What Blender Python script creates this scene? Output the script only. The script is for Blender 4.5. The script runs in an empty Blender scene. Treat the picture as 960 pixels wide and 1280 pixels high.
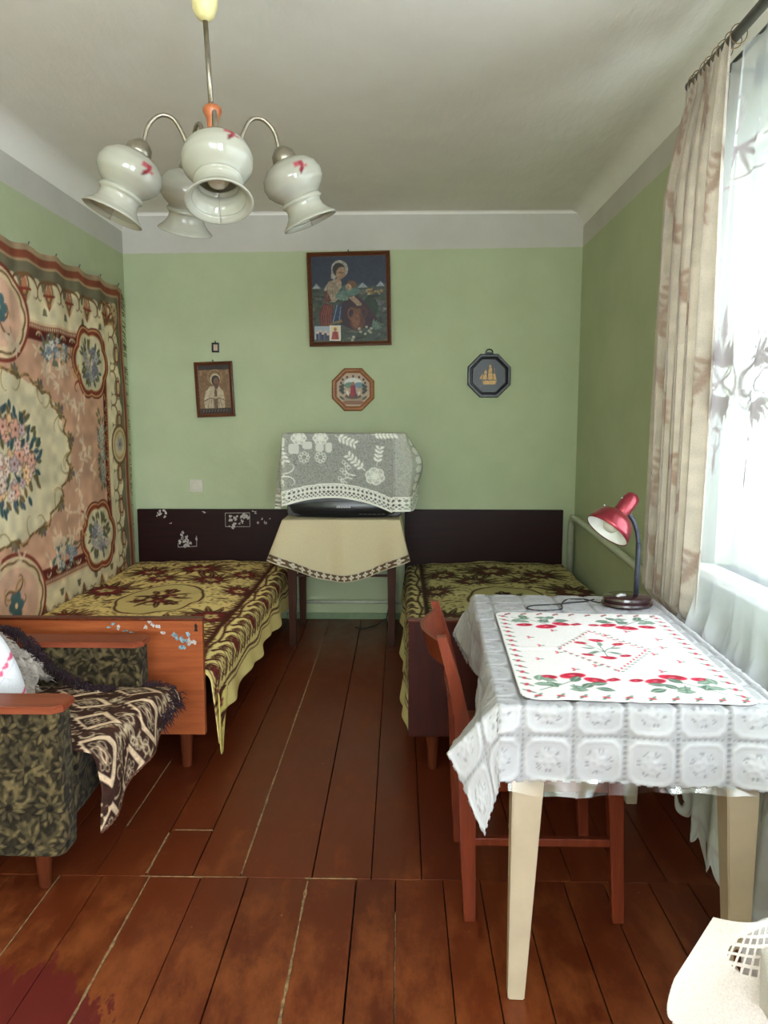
import bpy, bmesh, math, random
import numpy as np
from mathutils import Vector, Matrix

random.seed(7)
rng = np.random.default_rng(7)
PI = math.pi
scene = bpy.context.scene
COL = scene.collection

# ------------------------------------------------------------------ camera
cam_data = bpy.data.cameras.new('camera')
cam = bpy.data.objects.new('camera', cam_data)
COL.objects.link(cam)
cam_data.sensor_fit = 'VERTICAL'
cam_data.sensor_height = 36.0
cam_data.lens = 940.0 / 1280.0 * 36.0
cam_data.clip_start = 0.02
cam.location = (0, 0, 1.40)
cam.rotation_euler = (math.radians(90 - 6.98), 0, math.radians(1.22))
scene.camera = cam

# ------------------------------------------------------------------ sky, daylight, exposure
world = bpy.data.worlds.new('overcast')
scene.world = world
world.use_nodes = True
wn = world.node_tree
wn.nodes['Background'].inputs[0].default_value = (0.97, 0.98, 1.09, 1)
wn.nodes['Background'].inputs[1].default_value = 7.0


def daylight(loc, rot, sx, sy, radiance, col):
    """fill light added in an unseen window behind the camera, brighter than the sky"""
    l = bpy.data.lights.new('window_fill', 'AREA')
    l.shape = 'RECTANGLE'
    l.size, l.size_y = sx, sy
    l.energy = radiance * sx * sy * PI
    l.color = col
    o = bpy.data.objects.new('window_fill', l)
    o.location = loc
    o.rotation_euler = rot
    COL.objects.link(o)


def portal(loc, rot, sx, sy):
    l = bpy.data.lights.new('daylight_portal', 'AREA')
    l.shape = 'RECTANGLE'
    l.size, l.size_y = sx, sy
    l.cycles.is_portal = True
    o = bpy.data.objects.new('daylight_portal', l)
    o.location = loc
    o.rotation_euler = rot
    COL.objects.link(o)


# window_1 (right wall), window_2 (front wall, behind the camera)
W1 = (-0.10, 2.87, 0.85, 2.36)          # y0 y1 z0 z1
W3 = (-4.50, -1.00, 0.85, 2.36)
W2 = (-1.60, .95, 0.80, 2.50)        # x0 x1 z0 z1
portal((1.36, (W1[0] + W1[1]) / 2, (W1[2] + W1[3]) / 2), (0, PI / 2, 0), W1[3] - W1[2], W1[1] - W1[0])
DAY = (1.0, 0.97, 1.10)
daylight((1.58, (W3[0] + W3[1]) / 2, (W3[2] + W3[3]) / 2), (0, PI / 2, 0), W3[3] - W3[2], W3[1] - W3[0], 22.0, DAY)
daylight(((W2[0] + W2[1]) / 2, -5.09, (W2[2] + W2[3]) / 2), (PI / 2, 0, 0), W2[1] - W2[0], W2[3] - W2[2], 10.0, DAY)

scene.view_settings.view_transform = 'Standard'
scene.view_settings.look = 'None'
scene.view_settings.gamma = 1.0
scene.view_settings.exposure = 0.38
scene.cycles.use_denoising = True
scene.cycles.max_bounces = 10
scene.cycles.diffuse_bounces = 6
scene.cycles.transparent_max_bounces = 24
scene.cycles.sample_clamp_indirect = 8.0
scene.cycles.caustics_reflective = False
scene.cycles.caustics_refractive = False


# ------------------------------------------------------------------ helpers
def lin(c):
    c = np.asarray(c, dtype=float)
    return np.where(c <= 0.04045, c / 12.92, ((np.clip(c, 0, 1) + 0.055) / 1.055) ** 2.4)


def rgb(r, g, b):
    v = lin((r / 255, g / 255, b / 255))
    return (float(v[0]), float(v[1]), float(v[2]), 1.0)


def wpos(o):
    v = Vector((0, 0, 0))
    while o is not None:
        v += o.location
        o = o.parent
    return v


def tag(o, label=None, cat=None, group=None, kind=None):
    if label: o['label'] = label
    if cat: o['category'] = cat
    if group: o['group'] = group
    if kind: o['kind'] = kind
    return o


def thing(name, label, cat, loc=(0, 0, 0), group=None):
    o = bpy.data.objects.new(name, None)
    o.empty_display_size = 0.05
    o.location = loc
    COL.objects.link(o)
    return tag(o, label, cat, group)


def link_mesh(name, me, mat, parent, smooth, origin):
    if isinstance(mat, (list, tuple)):
        for m in mat: me.materials.append(m)
    elif mat is not None:
        me.materials.append(mat)
    if smooth:
        me.polygons.foreach_set('use_smooth', [True] * len(me.polygons))
    o = bpy.data.objects.new(name, me)
    COL.objects.link(o)
    if parent is not None:
        off = wpos(parent)
        o.parent = parent
        me.transform(Matrix.Translation(-off))
    elif origin is not None:
        me.transform(Matrix.Translation(-Vector(origin)))
        o.location = origin
    return o


def obj(name, bm, mat, parent=None, smooth=False, label=None, cat=None, group=None, kind=None, origin=None, angle=None):
    me = bpy.data.meshes.new(name)
    bmesh.ops.recalc_face_normals(bm, faces=bm.faces)
    if angle:
        for e in bm.edges:
            if len(e.link_faces) == 2 and e.calc_face_angle(0) > math.radians(angle):
                e.smooth = False
        smooth = True
    bm.to_mesh(me)
    bm.free()
    o = link_mesh(name, me, mat, parent, smooth, origin)
    return tag(o, label, cat, group, kind)


def copy_tree(o, parent=None):
    c = o.copy()
    COL.objects.link(c)
    c.parent = parent
    for ch in list(o.children):
        copy_tree(ch, c)
    return c


def box(bm, lo, hi, bev=0.0, seg=2, M=None):
    vs = [bm.verts.new((x, y, z)) for x in (lo[0], hi[0]) for y in (lo[1], hi[1]) for z in (lo[2], hi[2])]
    fs = [(0, 1, 3, 2), (4, 6, 7, 5), (0, 4, 5, 1), (2, 3, 7, 6), (0, 2, 6, 4), (1, 5, 7, 3)]
    faces = [bm.faces.new([vs[i] for i in f]) for f in fs]
    if bev > 0:
        es = list({e for f in faces for e in f.edges})
        r = bmesh.ops.bevel(bm, geom=es, offset=bev, segments=seg, affect='EDGES', profile=0.6)
        if M is not None:
            vv = set(v for f in r['faces'] for v in f.verts)
            vv |= set(v for v in vs if v.is_valid)
            for v in vv: v.co = M @ v.co
    elif M is not None:
        for v in vs: v.co = M @ v.co


def hexa(bm, bot, top, bev=0.0):
    """box between two quads of 4 points each"""
    vs = [bm.verts.new(p) for p in bot] + [bm.verts.new(p) for p in top]
    faces = [bm.faces.new([vs[i] for i in f]) for f in ((3, 2, 1, 0), (4, 5, 6, 7), (0, 1, 5, 4), (1, 2, 6, 5), (2, 3, 7, 6), (3, 0, 4, 7))]
    if bev:
        bmesh.ops.bevel(bm, geom=list({e for f in faces for e in f.edges}), offset=bev, segments=2, affect='EDGES')


def frames(pts):
    pts = [Vector(p) for p in pts]
    n = len(pts)
    T = [(pts[min(i + 1, n - 1)] - pts[max(i - 1, 0)]).normalized() for i in range(n)]
    a = Vector((0, 0, 1)) if abs(T[0].z) < 0.9 else Vector((1, 0, 0))
    N = T[0].cross(a).normalized()
    out = []
    for i in range(n):
        N = (N - T[i] * N.dot(T[i]))
        N = N.normalized() if N.length > 1e-6 else T[i].orthogonal().normalized()
        out.append((pts[i], T[i], N, T[i].cross(N)))
    return out


def tube(bm, pts, r, seg=10, cap=True):
    fr = frames(pts)
    if not hasattr(r, '__len__'): r = [r] * len(fr)
    rings = []
    for (p, t, n, b), rr in zip(fr, r):
        rings.append([bm.verts.new(p + (n * math.cos(2 * PI * k / seg) + b * math.sin(2 * PI * k / seg)) * rr) for k in range(seg)])
    for a, c in zip(rings, rings[1:]):
        for k in range(seg):
            bm.faces.new((a[k], a[(k + 1) % seg], c[(k + 1) % seg], c[k]))
    if cap:
        bm.faces.new(rings[0][::-1])
        bm.faces.new(rings[-1])


def lathe(bm, prof, origin=(0, 0, 0), axis=(0, 0, 1), seg=28, cap=False):
    """prof: list of (radius, height along axis)"""
    o = Vector(origin)
    ax = Vector(axis).normalized()
    n = ax.orthogonal().normalized()
    b = ax.cross(n)
    rings = []
    for r, h in prof:
        if r < 1e-5:
            rings.append([bm.verts.new(o + ax * h)])
        else:
            rings.append([bm.verts.new(o + ax * h + (n * math.cos(2 * PI * k / seg) + b * math.sin(2 * PI * k / seg)) * r) for k in range(seg)])
    for a, c in zip(rings, rings[1:]):
        for k in range(seg):
            k2 = (k + 1) % seg
            if len(a) == 1 and len(c) == 1: continue
            if len(a) == 1: bm.faces.new((a[0], c[k2], c[k]))
            elif len(c) == 1: bm.faces.new((a[k], a[k2], c[0]))
            else: bm.faces.new((a[k], a[k2], c[k2], c[k]))
    if cap:
        if len(rings[0]) > 1: bm.faces.new(rings[0][::-1])
        if len(rings[-1]) > 1: bm.faces.new(rings[-1])


def prism(bm, pts, thick, M=Matrix.Identity(4), bev=0.0):
    """flat outline pts (x,y) extruded by thick in z, mapped by M"""
    a = [bm.verts.new(M @ Vector((x, y, 0))) for x, y in pts]
    c = [bm.verts.new(M @ Vector((x, y, thick))) for x, y in pts]
    n = len(pts)
    fs = [bm.faces.new(a[::-1]), bm.faces.new(c)]
    for i in range(n):
        fs.append(bm.faces.new((a[i], a[(i + 1) % n], c[(i + 1) % n], c[i])))
    if bev:
        bmesh.ops.bevel(bm, geom=list(fs[1].edges), offset=bev, segments=2, affect='EDGES')


def grid_obj(name, P, C, mat, parent=None, keep=None, smooth=True, origin=None, closed_u=False, **kw):
    """P (nv,nu,3) positions, C (nv,nu,4) sRGB colour + alpha, keep (nv-1,nu-1) faces kept"""
    nv, nu = P.shape[:2]
    idx = np.arange(nv * nu).reshape(nv, nu)
    q = np.stack([idx[:-1, :-1], idx[:-1, 1:], idx[1:, 1:], idx[1:, :-1]], -1)
    if keep is not None:
        q = q[keep]
    q = q.reshape(-1, 4)
    V = P.reshape(-1, 3).astype(np.float32)
    Cf = None if C is None else C.reshape(-1, C.shape[-1])
    if keep is not None:
        used = np.zeros(len(V), bool)
        used[q.ravel()] = True
        remap = np.cumsum(used) - 1
        q = remap[q]
        V = V[used]
        if Cf is not None: Cf = Cf[used]
    me = bpy.data.meshes.new(name)
    me.vertices.add(len(V))
    me.vertices.foreach_set('co', V.ravel())
    me.loops.add(q.size)
    me.loops.foreach_set('vertex_index', q.ravel().astype(np.int32))
    me.polygons.add(len(q))
    me.polygons.foreach_set('loop_start', np.arange(0, q.size, 4, dtype=np.int32))
    me.polygons.foreach_set('loop_total', np.full(len(q), 4, dtype=np.int32))
    me.update(calc_edges=True)
    if Cf is not None:
        at = me.color_attributes.new('paint', 'FLOAT_COLOR', 'POINT')
        col = np.ones((len(V), 4), np.float32)
        col[:, :3] = lin(Cf[:, :3])
        if Cf.shape[1] == 4: col[:, 3] = Cf[:, 3]
        at.data.foreach_set('color', col.ravel())
    me.validate()
    o = link_mesh(name, me, mat, parent, smooth, origin)
    return tag(o, kw.get('label'), kw.get('cat'), kw.get('group'), kw.get('kind'))


def solid(o, t, offset=-1.0):
    m = o.modifiers.new('thickness', 'SOLIDIFY')
    m.thickness = t
    m.offset = offset
    m.use_even_offset = False
    return o


def vnoise(nv, nu, cells, seed=0):
    r = np.random.default_rng(seed)
    cv = max(2, int(cells * nv / max(nu, nv)) + 2)
    cu = max(2, int(cells * nu / max(nu, nv)) + 2)
    g = r.random((cv, cu))
    y = np.linspace(0, cv - 1.001, nv)
    x = np.linspace(0, cu - 1.001, nu)
    yi, xi = y.astype(int), x.astype(int)
    fy, fx = (y - yi)[:, None], (x - xi)[None, :]
    fy, fx = fy * fy * (3 - 2 * fy), fx * fx * (3 - 2 * fx)
    a, b = g[yi][:, xi], g[yi][:, xi + 1]
    c, d = g[yi + 1][:, xi], g[yi + 1][:, xi + 1]
    return (a * (1 - fx) + b * fx) * (1 - fy) + (c * (1 - fx) + d * fx) * fy


class Canvas:
    """colour raster in metres on a vertex grid"""
    def __init__(s, x0, x1, y0, y1, step, bg):
        s.nu = int(round((x1 - x0) / step)) + 1
        s.nv = int(round((y1 - y0) / step)) + 1
        s.xs = np.linspace(x0, x1, s.nu)
        s.ys = np.linspace(y0, y1, s.nv)
        s.X, s.Y = np.meshgrid(s.xs, s.ys)
        s.step = (x1 - x0) / (s.nu - 1)
        s.C = np.zeros((s.nv, s.nu, 3))
        s.C[:] = np.array(bg) / 255.0
        s.A = np.ones((s.nv, s.nu))
        s.H = np.zeros((s.nv, s.nu))

    def win(s, xa, xb, ya, yb):
        m = s.step * 1.5
        i0, i1 = np.searchsorted(s.xs, (xa - m, xb + m))
        j0, j1 = np.searchsorted(s.ys, (ya - m, yb + m))
        return slice(j0, j1), slice(i0, i1)

    def put(s, w, d, col, a=1.0, alpha=None, h=None):
        m = np.clip(0.5 - d / s.step, 0, 1) * a
        if col is not None:
            s.C[w] = s.C[w] * (1 - m[..., None]) + (np.array(col) / 255.0) * m[..., None]
        if alpha is not None: s.A[w] = s.A[w] * (1 - m) + alpha * m
        if h is not None: s.H[w] = s.H[w] * (1 - m) + h * m

    def ell(s, x, y, rx, ry, col, ang=0, a=1.0, **k):
        R = max(rx, ry)
        w = s.win(x - R, x + R, y - R, y + R)
        X, Y = s.X[w] - x, s.Y[w] - y
        c, sn = math.cos(ang), math.sin(ang)
        U, V = X * c + Y * sn, -X * sn + Y * c
        d = (np.sqrt((U / rx) ** 2 + (V / ry) ** 2) - 1) * min(rx, ry)
        s.put(w, d, col, a, **k)

    def ring(s, x, y, rx, ry, wd, col, lob=0, lobamp=0.0, a=1.0, **k):
        R = max(rx, ry) * (1 + lobamp) + wd
        w = s.win(x - R, x + R, y - R, y + R)
        X, Y = s.X[w] - x, s.Y[w] - y
        th = np.arctan2(Y / ry, X / rx)
        q = 1 + (lobamp * np.abs(np.cos(th * lob / 2)) if lob else 0)
        d = np.abs(np.sqrt((X / rx) ** 2 + (Y / ry) ** 2) - q) * min(rx, ry) - wd / 2
        s.put(w, d, col, a, **k)

    def lobed(s, x, y, rx, ry, col, lob=8, amp=0.1, a=1.0, **k):
        R = max(rx, ry) * (1 + amp)
        w = s.win(x - R, x + R, y - R, y + R)
        X, Y = s.X[w] - x, s.Y[w] - y
        th = np.arctan2(Y / ry, X / rx)
        d = (np.sqrt((X / rx) ** 2 + (Y / ry) ** 2) - 1 - amp * np.abs(np.cos(th * lob / 2))) * min(rx, ry)
        s.put(w, d, col, a, **k)

    def rect(s, x0, x1, y0, y1, col, a=1.0, r=0.0, **k):
        w = s.win(x0, x1, y0, y1)
        dx = np.abs(s.X[w] - (x0 + x1) / 2) - (x1 - x0) / 2 + r
        dy = np.abs(s.Y[w] - (y0 + y1) / 2) - (y1 - y0) / 2 + r
        d = np.hypot(np.maximum(dx, 0), np.maximum(dy, 0)) + np.minimum(np.maximum(dx, dy), 0) - r
        s.put(w, d, col, a, **k)

    def frame(s, x0, x1, y0, y1, wd, col, r=0.0, **k):
        w = (slice(None), slice(None))
        dx = np.abs(s.X - (x0 + x1) / 2) - (x1 - x0) / 2 + r
        dy = np.abs(s.Y - (y0 + y1) / 2) - (y1 - y0) / 2 + r
        d = np.hypot(np.maximum(dx, 0), np.maximum(dy, 0)) + np.minimum(np.maximum(dx, dy), 0) - r
        s.put(w, np.abs(d) - wd / 2, col, **k)

    def line(s, pts, wd, col, a=1.0, taper=False, **k):
        pts = np.array(pts, float)
        R = wd
        w = s.win(pts[:, 0].min() - R, pts[:, 0].max() + R, pts[:, 1].min() - R, pts[:, 1].max() + R)
        X, Y = s.X[w], s.Y[w]
        if X.size == 0: return
        best = np.full(X.shape, 9.0)
        n = len(pts) - 1
        for i in range(n):
            p, q = pts[i], pts[i + 1]
            v = q - p
            L2 = max(v @ v, 1e-12)
            t = np.clip(((X - p[0]) * v[0] + (Y - p[1]) * v[1]) / L2, 0, 1)
            d = np.hypot(X - p[0] - t * v[0], Y - p[1] - t * v[1])
            ww = wd / 2
            if taper: ww = wd / 2 * (1 - 0.8 * (i + t) / n)
            best = np.minimum(best, d - ww)
        s.put(w, best, col, a, **k)

    def poly(s, pts, col, a=1.0, **k):
        pts = np.array(pts, float)
        w = s.win(pts[:, 0].min(), pts[:, 0].max(), pts[:, 1].min(), pts[:, 1].max())
        X, Y = s.X[w], s.Y[w]
        if X.size == 0: return
        best = np.full(X.shape, 9.0)
        ins = np.zeros(X.shape, bool)
        n = len(pts)
        for i in range(n):
            p, q = pts[i], pts[(i + 1) % n]
            v = q - p
            L2 = max(v @ v, 1e-12)
            t = np.clip(((X - p[0]) * v[0] + (Y - p[1]) * v[1]) / L2, 0, 1)
            best = np.minimum(best, np.hypot(X - p[0] - t * v[0], Y - p[1] - t * v[1]))
            cond = (p[1] > Y) != (q[1] > Y)
            with np.errstate(divide='ignore', invalid='ignore'):
                xi = (q[0] - p[0]) * (Y - p[1]) / (q[1] - p[1] if q[1] != p[1] else 1e-9) + p[0]
            ins ^= cond & (X < xi)
        s.put(w, np.where(ins, -best, best), col, a, **k)

    def leaf(s, x, y, ang, L, wd, col, vein=None, **k):
        c, sn = math.cos(ang), math.sin(ang)
        cx, cy = x + c * L / 2, y + sn * L / 2
        R = L / 2 + wd
        w = s.win(cx - R, cx + R, cy - R, cy + R)
        X, Y = s.X[w] - cx, s.Y[w] - cy
        U, V = X * c + Y * sn, -X * sn + Y * c
        d = np.maximum(np.abs(V) - wd / 2 * np.clip(1 - (2 * U / L) ** 2, 0, 1), np.abs(U) - L / 2)
        s.put(w, d, col, **k)
        if vein is not None:
            s.put(w, np.maximum(np.abs(V) - wd * 0.06, np.abs(U) - L * 0.4), vein)

    def flower(s, x, y, r, col, ctr, n=5, rot=0.0, out=None, **k):
        if out is not None:
            for i in range(n):
                t = rot + 2 * PI * i / n
                s.ell(x + math.cos(t) * r * .55, y + math.sin(t) * r * .55, r * .52, r * .40, out, t, **k)
        for i in range(n):
            t = rot + 2 * PI * i / n
            s.ell(x + math.cos(t) * r * .52, y + math.sin(t) * r * .52, r * .44, r * .31, col, t, **k)
        s.ell(x, y, r * .2, r * .2, ctr, **k)

    def scroll(s, x, y, ang, L, wd, col, turn=1, curl=4.2, **k):
        p = [(x, y)]
        n = 14
        a = ang
        for i in range(n):
            a += turn * curl / n * (0.35 + 1.3 * i / n)
            st = L / n * (1.35 - 1.0 * i / n)
            p.append((p[-1][0] + math.cos(a) * st, p[-1][1] + math.sin(a) * st))
        s.line(p, wd, col, taper=True, **k)

    def col4(s):
        return np.concatenate([np.clip(s.C, 0, 1), s.A[..., None]], -1)


# ------------------------------------------------------------------ materials
def mat(name):
    m = bpy.data.materials.new(name)
    m.use_nodes = True
    nt = m.node_tree
    return m, nt, nt.nodes['Principled BSDF']


def N(nt, typ, **kw):
    n = nt.nodes.new(typ)
    for k, v in kw.items():
        if k.startswith('i_'):
            n.inputs[k[2:].replace('_', ' ')].default_value = v
        else:
            setattr(n, k, v)
    return n


def ramp(nt, stops):
    r = nt.nodes.new('ShaderNodeValToRGB')
    e = r.color_ramp.elements
    while len(e) < len(stops): e.new(0.5)
    for el, (p, c) in zip(e, stops):
        el.position = p
        el.color = c
    return r


def mix(nt, fac, a, b, mode='MIX'):
    m = nt.nodes.new('ShaderNodeMix')
    m.data_type = 'RGBA'
    m.blend_type = mode
    for sock, v in ((m.inputs[0], fac), (m.inputs[6], a), (m.inputs[7], b)):
        if isinstance(v, bpy.types.NodeSocket): nt.links.new(v, sock)
        else: sock.default_value = v
    return m.outputs[2]


def noise(nt, scale, detail=4, rough=0.6, coords=None, stretch=None):
    n = N(nt, 'ShaderNodeTexNoise')
    n.inputs['Scale'].default_value = scale
    n.inputs['Detail'].default_value = detail
    n.inputs['Roughness'].default_value = rough
    src = coords or nt.nodes.new('ShaderNodeNewGeometry').outputs['Position']
    if stretch:
        mp = nt.nodes.new('ShaderNodeMapping')
        mp.inputs['Scale'].default_value = stretch
        nt.links.new(src, mp.inputs[0])
        src = mp.outputs[0]
    nt.links.new(src, n.inputs['Vector'])
    return n.outputs['Fac']


def bump(nt, bs, h, strength=0.3, dist=0.01):
    b = nt.nodes.new('ShaderNodeBump')
    b.inputs['Strength'].default_value = strength
    b.inputs['Distance'].default_value = dist
    nt.links.new(h, b.inputs['Height'])
    nt.links.new(b.outputs[0], bs.inputs['Normal'])


def objco(nt):
    return nt.nodes.new('ShaderNodeTexCoord').outputs['Object']


def plain(name, c, rough=0.5, metal=0.0, var=0.08, scale=30, bmp=0.0, coat=0.0, local=True, spec=None):
    m, nt, bs = mat(name)
    co = objco(nt) if local else None
    f = noise(nt, scale, 4, coords=co)
    dark = tuple(x * (1 - var * 2) for x in c[:3]) + (1,)
    lite = tuple(min(1, x * (1 + var)) for x in c[:3]) + (1,)
    r = ramp(nt, [(0.3, dark), (0.7, lite)])
    nt.links.new(f, r.inputs[0])
    nt.links.new(r.outputs[0], bs.inputs['Base Color'])
    bs.inputs['Roughness'].default_value = rough
    bs.inputs['Metallic'].default_value = metal
    bs.inputs['Coat Weight'].default_value = coat
    bs.inputs['Coat Roughness'].default_value = 0.15
    if spec is not None: bs.inputs['Specular IOR Level'].default_value = spec
    if bmp: bump(nt, bs, f, bmp)
    return m


def wood(name, c1, c2, axis='z', rough=0.35, scale=6, coat=0.3, wear=None):
    m, nt, bs = mat(name)
    bs.inputs['Specular IOR Level'].default_value = 0.18
    st = {'x': (0.6, 8, 8), 'y': (8, 0.6, 8), 'z': (8, 8, 0.6)}[axis]
    co = objco(nt)
    f = noise(nt, scale, 6, 0.65, co, st)
    f2 = noise(nt, scale * 5, 3, 0.5, co, st)
    r = ramp(nt, [(0.30, c1), (0.72, c2)])
    nt.links.new(f, r.inputs[0])
    c = mix(nt, 0.25, r.outputs[0], mix(nt, f2, c1, c2))
    if wear:
        w = noise(nt, 9, 5, 0.7, co)
        rr = ramp(nt, [(0.62, (0, 0, 0, 1)), (0.70, (1, 1, 1, 1))])
        nt.links.new(w, rr.inputs[0])
        c = mix(nt, rr.outputs[0], c, wear)
    nt.links.new(c, bs.inputs['Base Color'])
    bs.inputs['Roughness'].default_value = rough
    bs.inputs['Coat Weight'].default_value = coat * .3
    bs.inputs['Coat Roughness'].default_value = 0.2
    bump(nt, bs, f2, 0.05, 0.004)
    return m


def painted(name, rough=0.9, weave=0, bstr=0.3, alpha=False, sheen=0.0, trans=0.0, spec=0.3):
    """colour (and opacity) read from the printed / woven pattern on the mesh"""
    m, nt, bs = mat(name)
    at = N(nt, 'ShaderNodeAttribute', attribute_name='paint')
    c = at.outputs['Color']
    if weave:
        f = noise(nt, weave, 3, 0.7, objco(nt))
        r = ramp(nt, [(0.25, (0.80, 0.80, 0.80, 1)), (0.75, (1.10, 1.10, 1.10, 1))])
        nt.links.new(f, r.inputs[0])
        c = mix(nt, 1.0, c, r.outputs[0], 'MULTIPLY')
        bump(nt, bs, f, bstr, 0.004)
    nt.links.new(c, bs.inputs['Base Color'])
    bs.inputs['Roughness'].default_value = rough
    bs.inputs['Specular IOR Level'].default_value = spec
    bs.inputs['Sheen Weight'].default_value = sheen
    out = nt.nodes['Material Output']
    sh = bs.outputs[0]
    if trans:
        tr = nt.nodes.new('ShaderNodeBsdfTranslucent')
        nt.links.new(c, tr.inputs['Color'])
        mx = nt.nodes.new('ShaderNodeMixShader')
        mx.inputs[0].default_value = trans
        nt.links.new(sh, mx.inputs[1])
        nt.links.new(tr.outputs[0], mx.inputs[2])
        sh = mx.outputs[0]
    if alpha:
        tp = nt.nodes.new('ShaderNodeBsdfTransparent')
        mx = nt.nodes.new('ShaderNodeMixShader')
        nt.links.new(at.outputs['Alpha'], mx.inputs[0])
        nt.links.new(tp.outputs[0], mx.inputs[1])
        nt.links.new(sh, mx.inputs[2])
        sh = mx.outputs[0]
    nt.links.new(sh, out.inputs['Surface'])
    return m


def wall_mat(name, split=2.535, tilt=0.0):
    """distempered wall: green below the paint line, whitewash above"""
    m, nt, bs = mat(name)
    g = nt.nodes.new('ShaderNodeNewGeometry')
    sep = nt.nodes.new('ShaderNodeSeparateXYZ')
    nt.links.new(g.outputs['Position'], sep.inputs[0])
    n1 = noise(nt, 2.2, 5, 0.6)
    n2 = noise(nt, 22, 3, 0.6)
    gr = ramp(nt, [(0.25, rgb(172, 182, 147)), (0.75, rgb(186, 195, 160))])
    nt.links.new(n1, gr.inputs[0])
    # peeled, chalky patches close to the paint line
    mm = N(nt, 'ShaderNodeMath', operation='SUBTRACT')
    nt.links.new(sep.outputs['Z'], mm.inputs[0]); mm.inputs[1].default_value = 2.05
    m2 = N(nt, 'ShaderNodeMath', operation='MULTIPLY', use_clamp=True)
    nt.links.new(mm.outputs[0], m2.inputs[0]); m2.inputs[1].default_value = 1.6
    n3 = noise(nt, 4.5, 6, 0.75)
    pr = ramp(nt, [(0.56, (0, 0, 0, 1)), (0.66, (1, 1, 1, 1))])
    nt.links.new(n3, pr.inputs[0])
    m3 = N(nt, 'ShaderNodeMath', operation='MULTIPLY')
    nt.links.new(m2.outputs[0], m3.inputs[0]); nt.links.new(pr.outputs[0], m3.inputs[1])
    m4 = N(nt, 'ShaderNodeMath', operation='MULTIPLY'); nt.links.new(m3.outputs[0], m4.inputs[0]); m4.inputs[1].default_value = 0.45
    green = mix(nt, m4.outputs[0], gr.outputs[0], rgb(178, 188, 160))
    wh = ramp(nt, [(0.3, rgb(192, 189, 181)), (0.7, rgb(204, 201, 194))])
    nt.links.new(n1, wh.inputs[0])
    # line
    ad = N(nt, 'ShaderNodeMath', operation='MULTIPLY_ADD')
    nt.links.new(n2, ad.inputs[0]); ad.inputs[1].default_value = 0.012
    nt.links.new(sep.outputs['Z'], ad.inputs[2])
    a2 = N(nt, 'ShaderNodeMath', operation='MULTIPLY_ADD')
    nt.links.new(sep.outputs['X'], a2.inputs[0]); a2.inputs[1].default_value = -tilt
    nt.links.new(ad.outputs[0], a2.inputs[2])
    gt = N(nt, 'ShaderNodeMath', operation='GREATER_THAN')
    nt.links.new(a2.outputs[0], gt.inputs[0]); gt.inputs[1].default_value = split
    nt.links.new(mix(nt, gt.outputs[0], green, wh.outputs[0]), bs.inputs['Base Color'])
    bs.inputs['Roughness'].default_value = 0.85
    bs.inputs['Specular IOR Level'].default_value = 0.25
    bump(nt, bs, noise(nt, 7, 6, 0.7), 0.18, 0.02)
    return m


def ceil_mat():
    m, nt, bs = mat('whitewash_ceiling')
    r = ramp(nt, [(0.3, rgb(232, 228, 222)), (0.7, rgb(241, 238, 233))])
    nt.links.new(noise(nt, 1.8, 5, 0.6), r.inputs[0])
    nt.links.new(r.outputs[0], bs.inputs['Base Color'])
    bs.inputs['Roughness'].default_value = 0.92
    bs.inputs['Specular IOR Level'].default_value = 0.15
    bump(nt, bs, noise(nt, 5, 5, 0.7, stretch=(3, 1, 1)), 0.25, 0.02)
    return m


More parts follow.
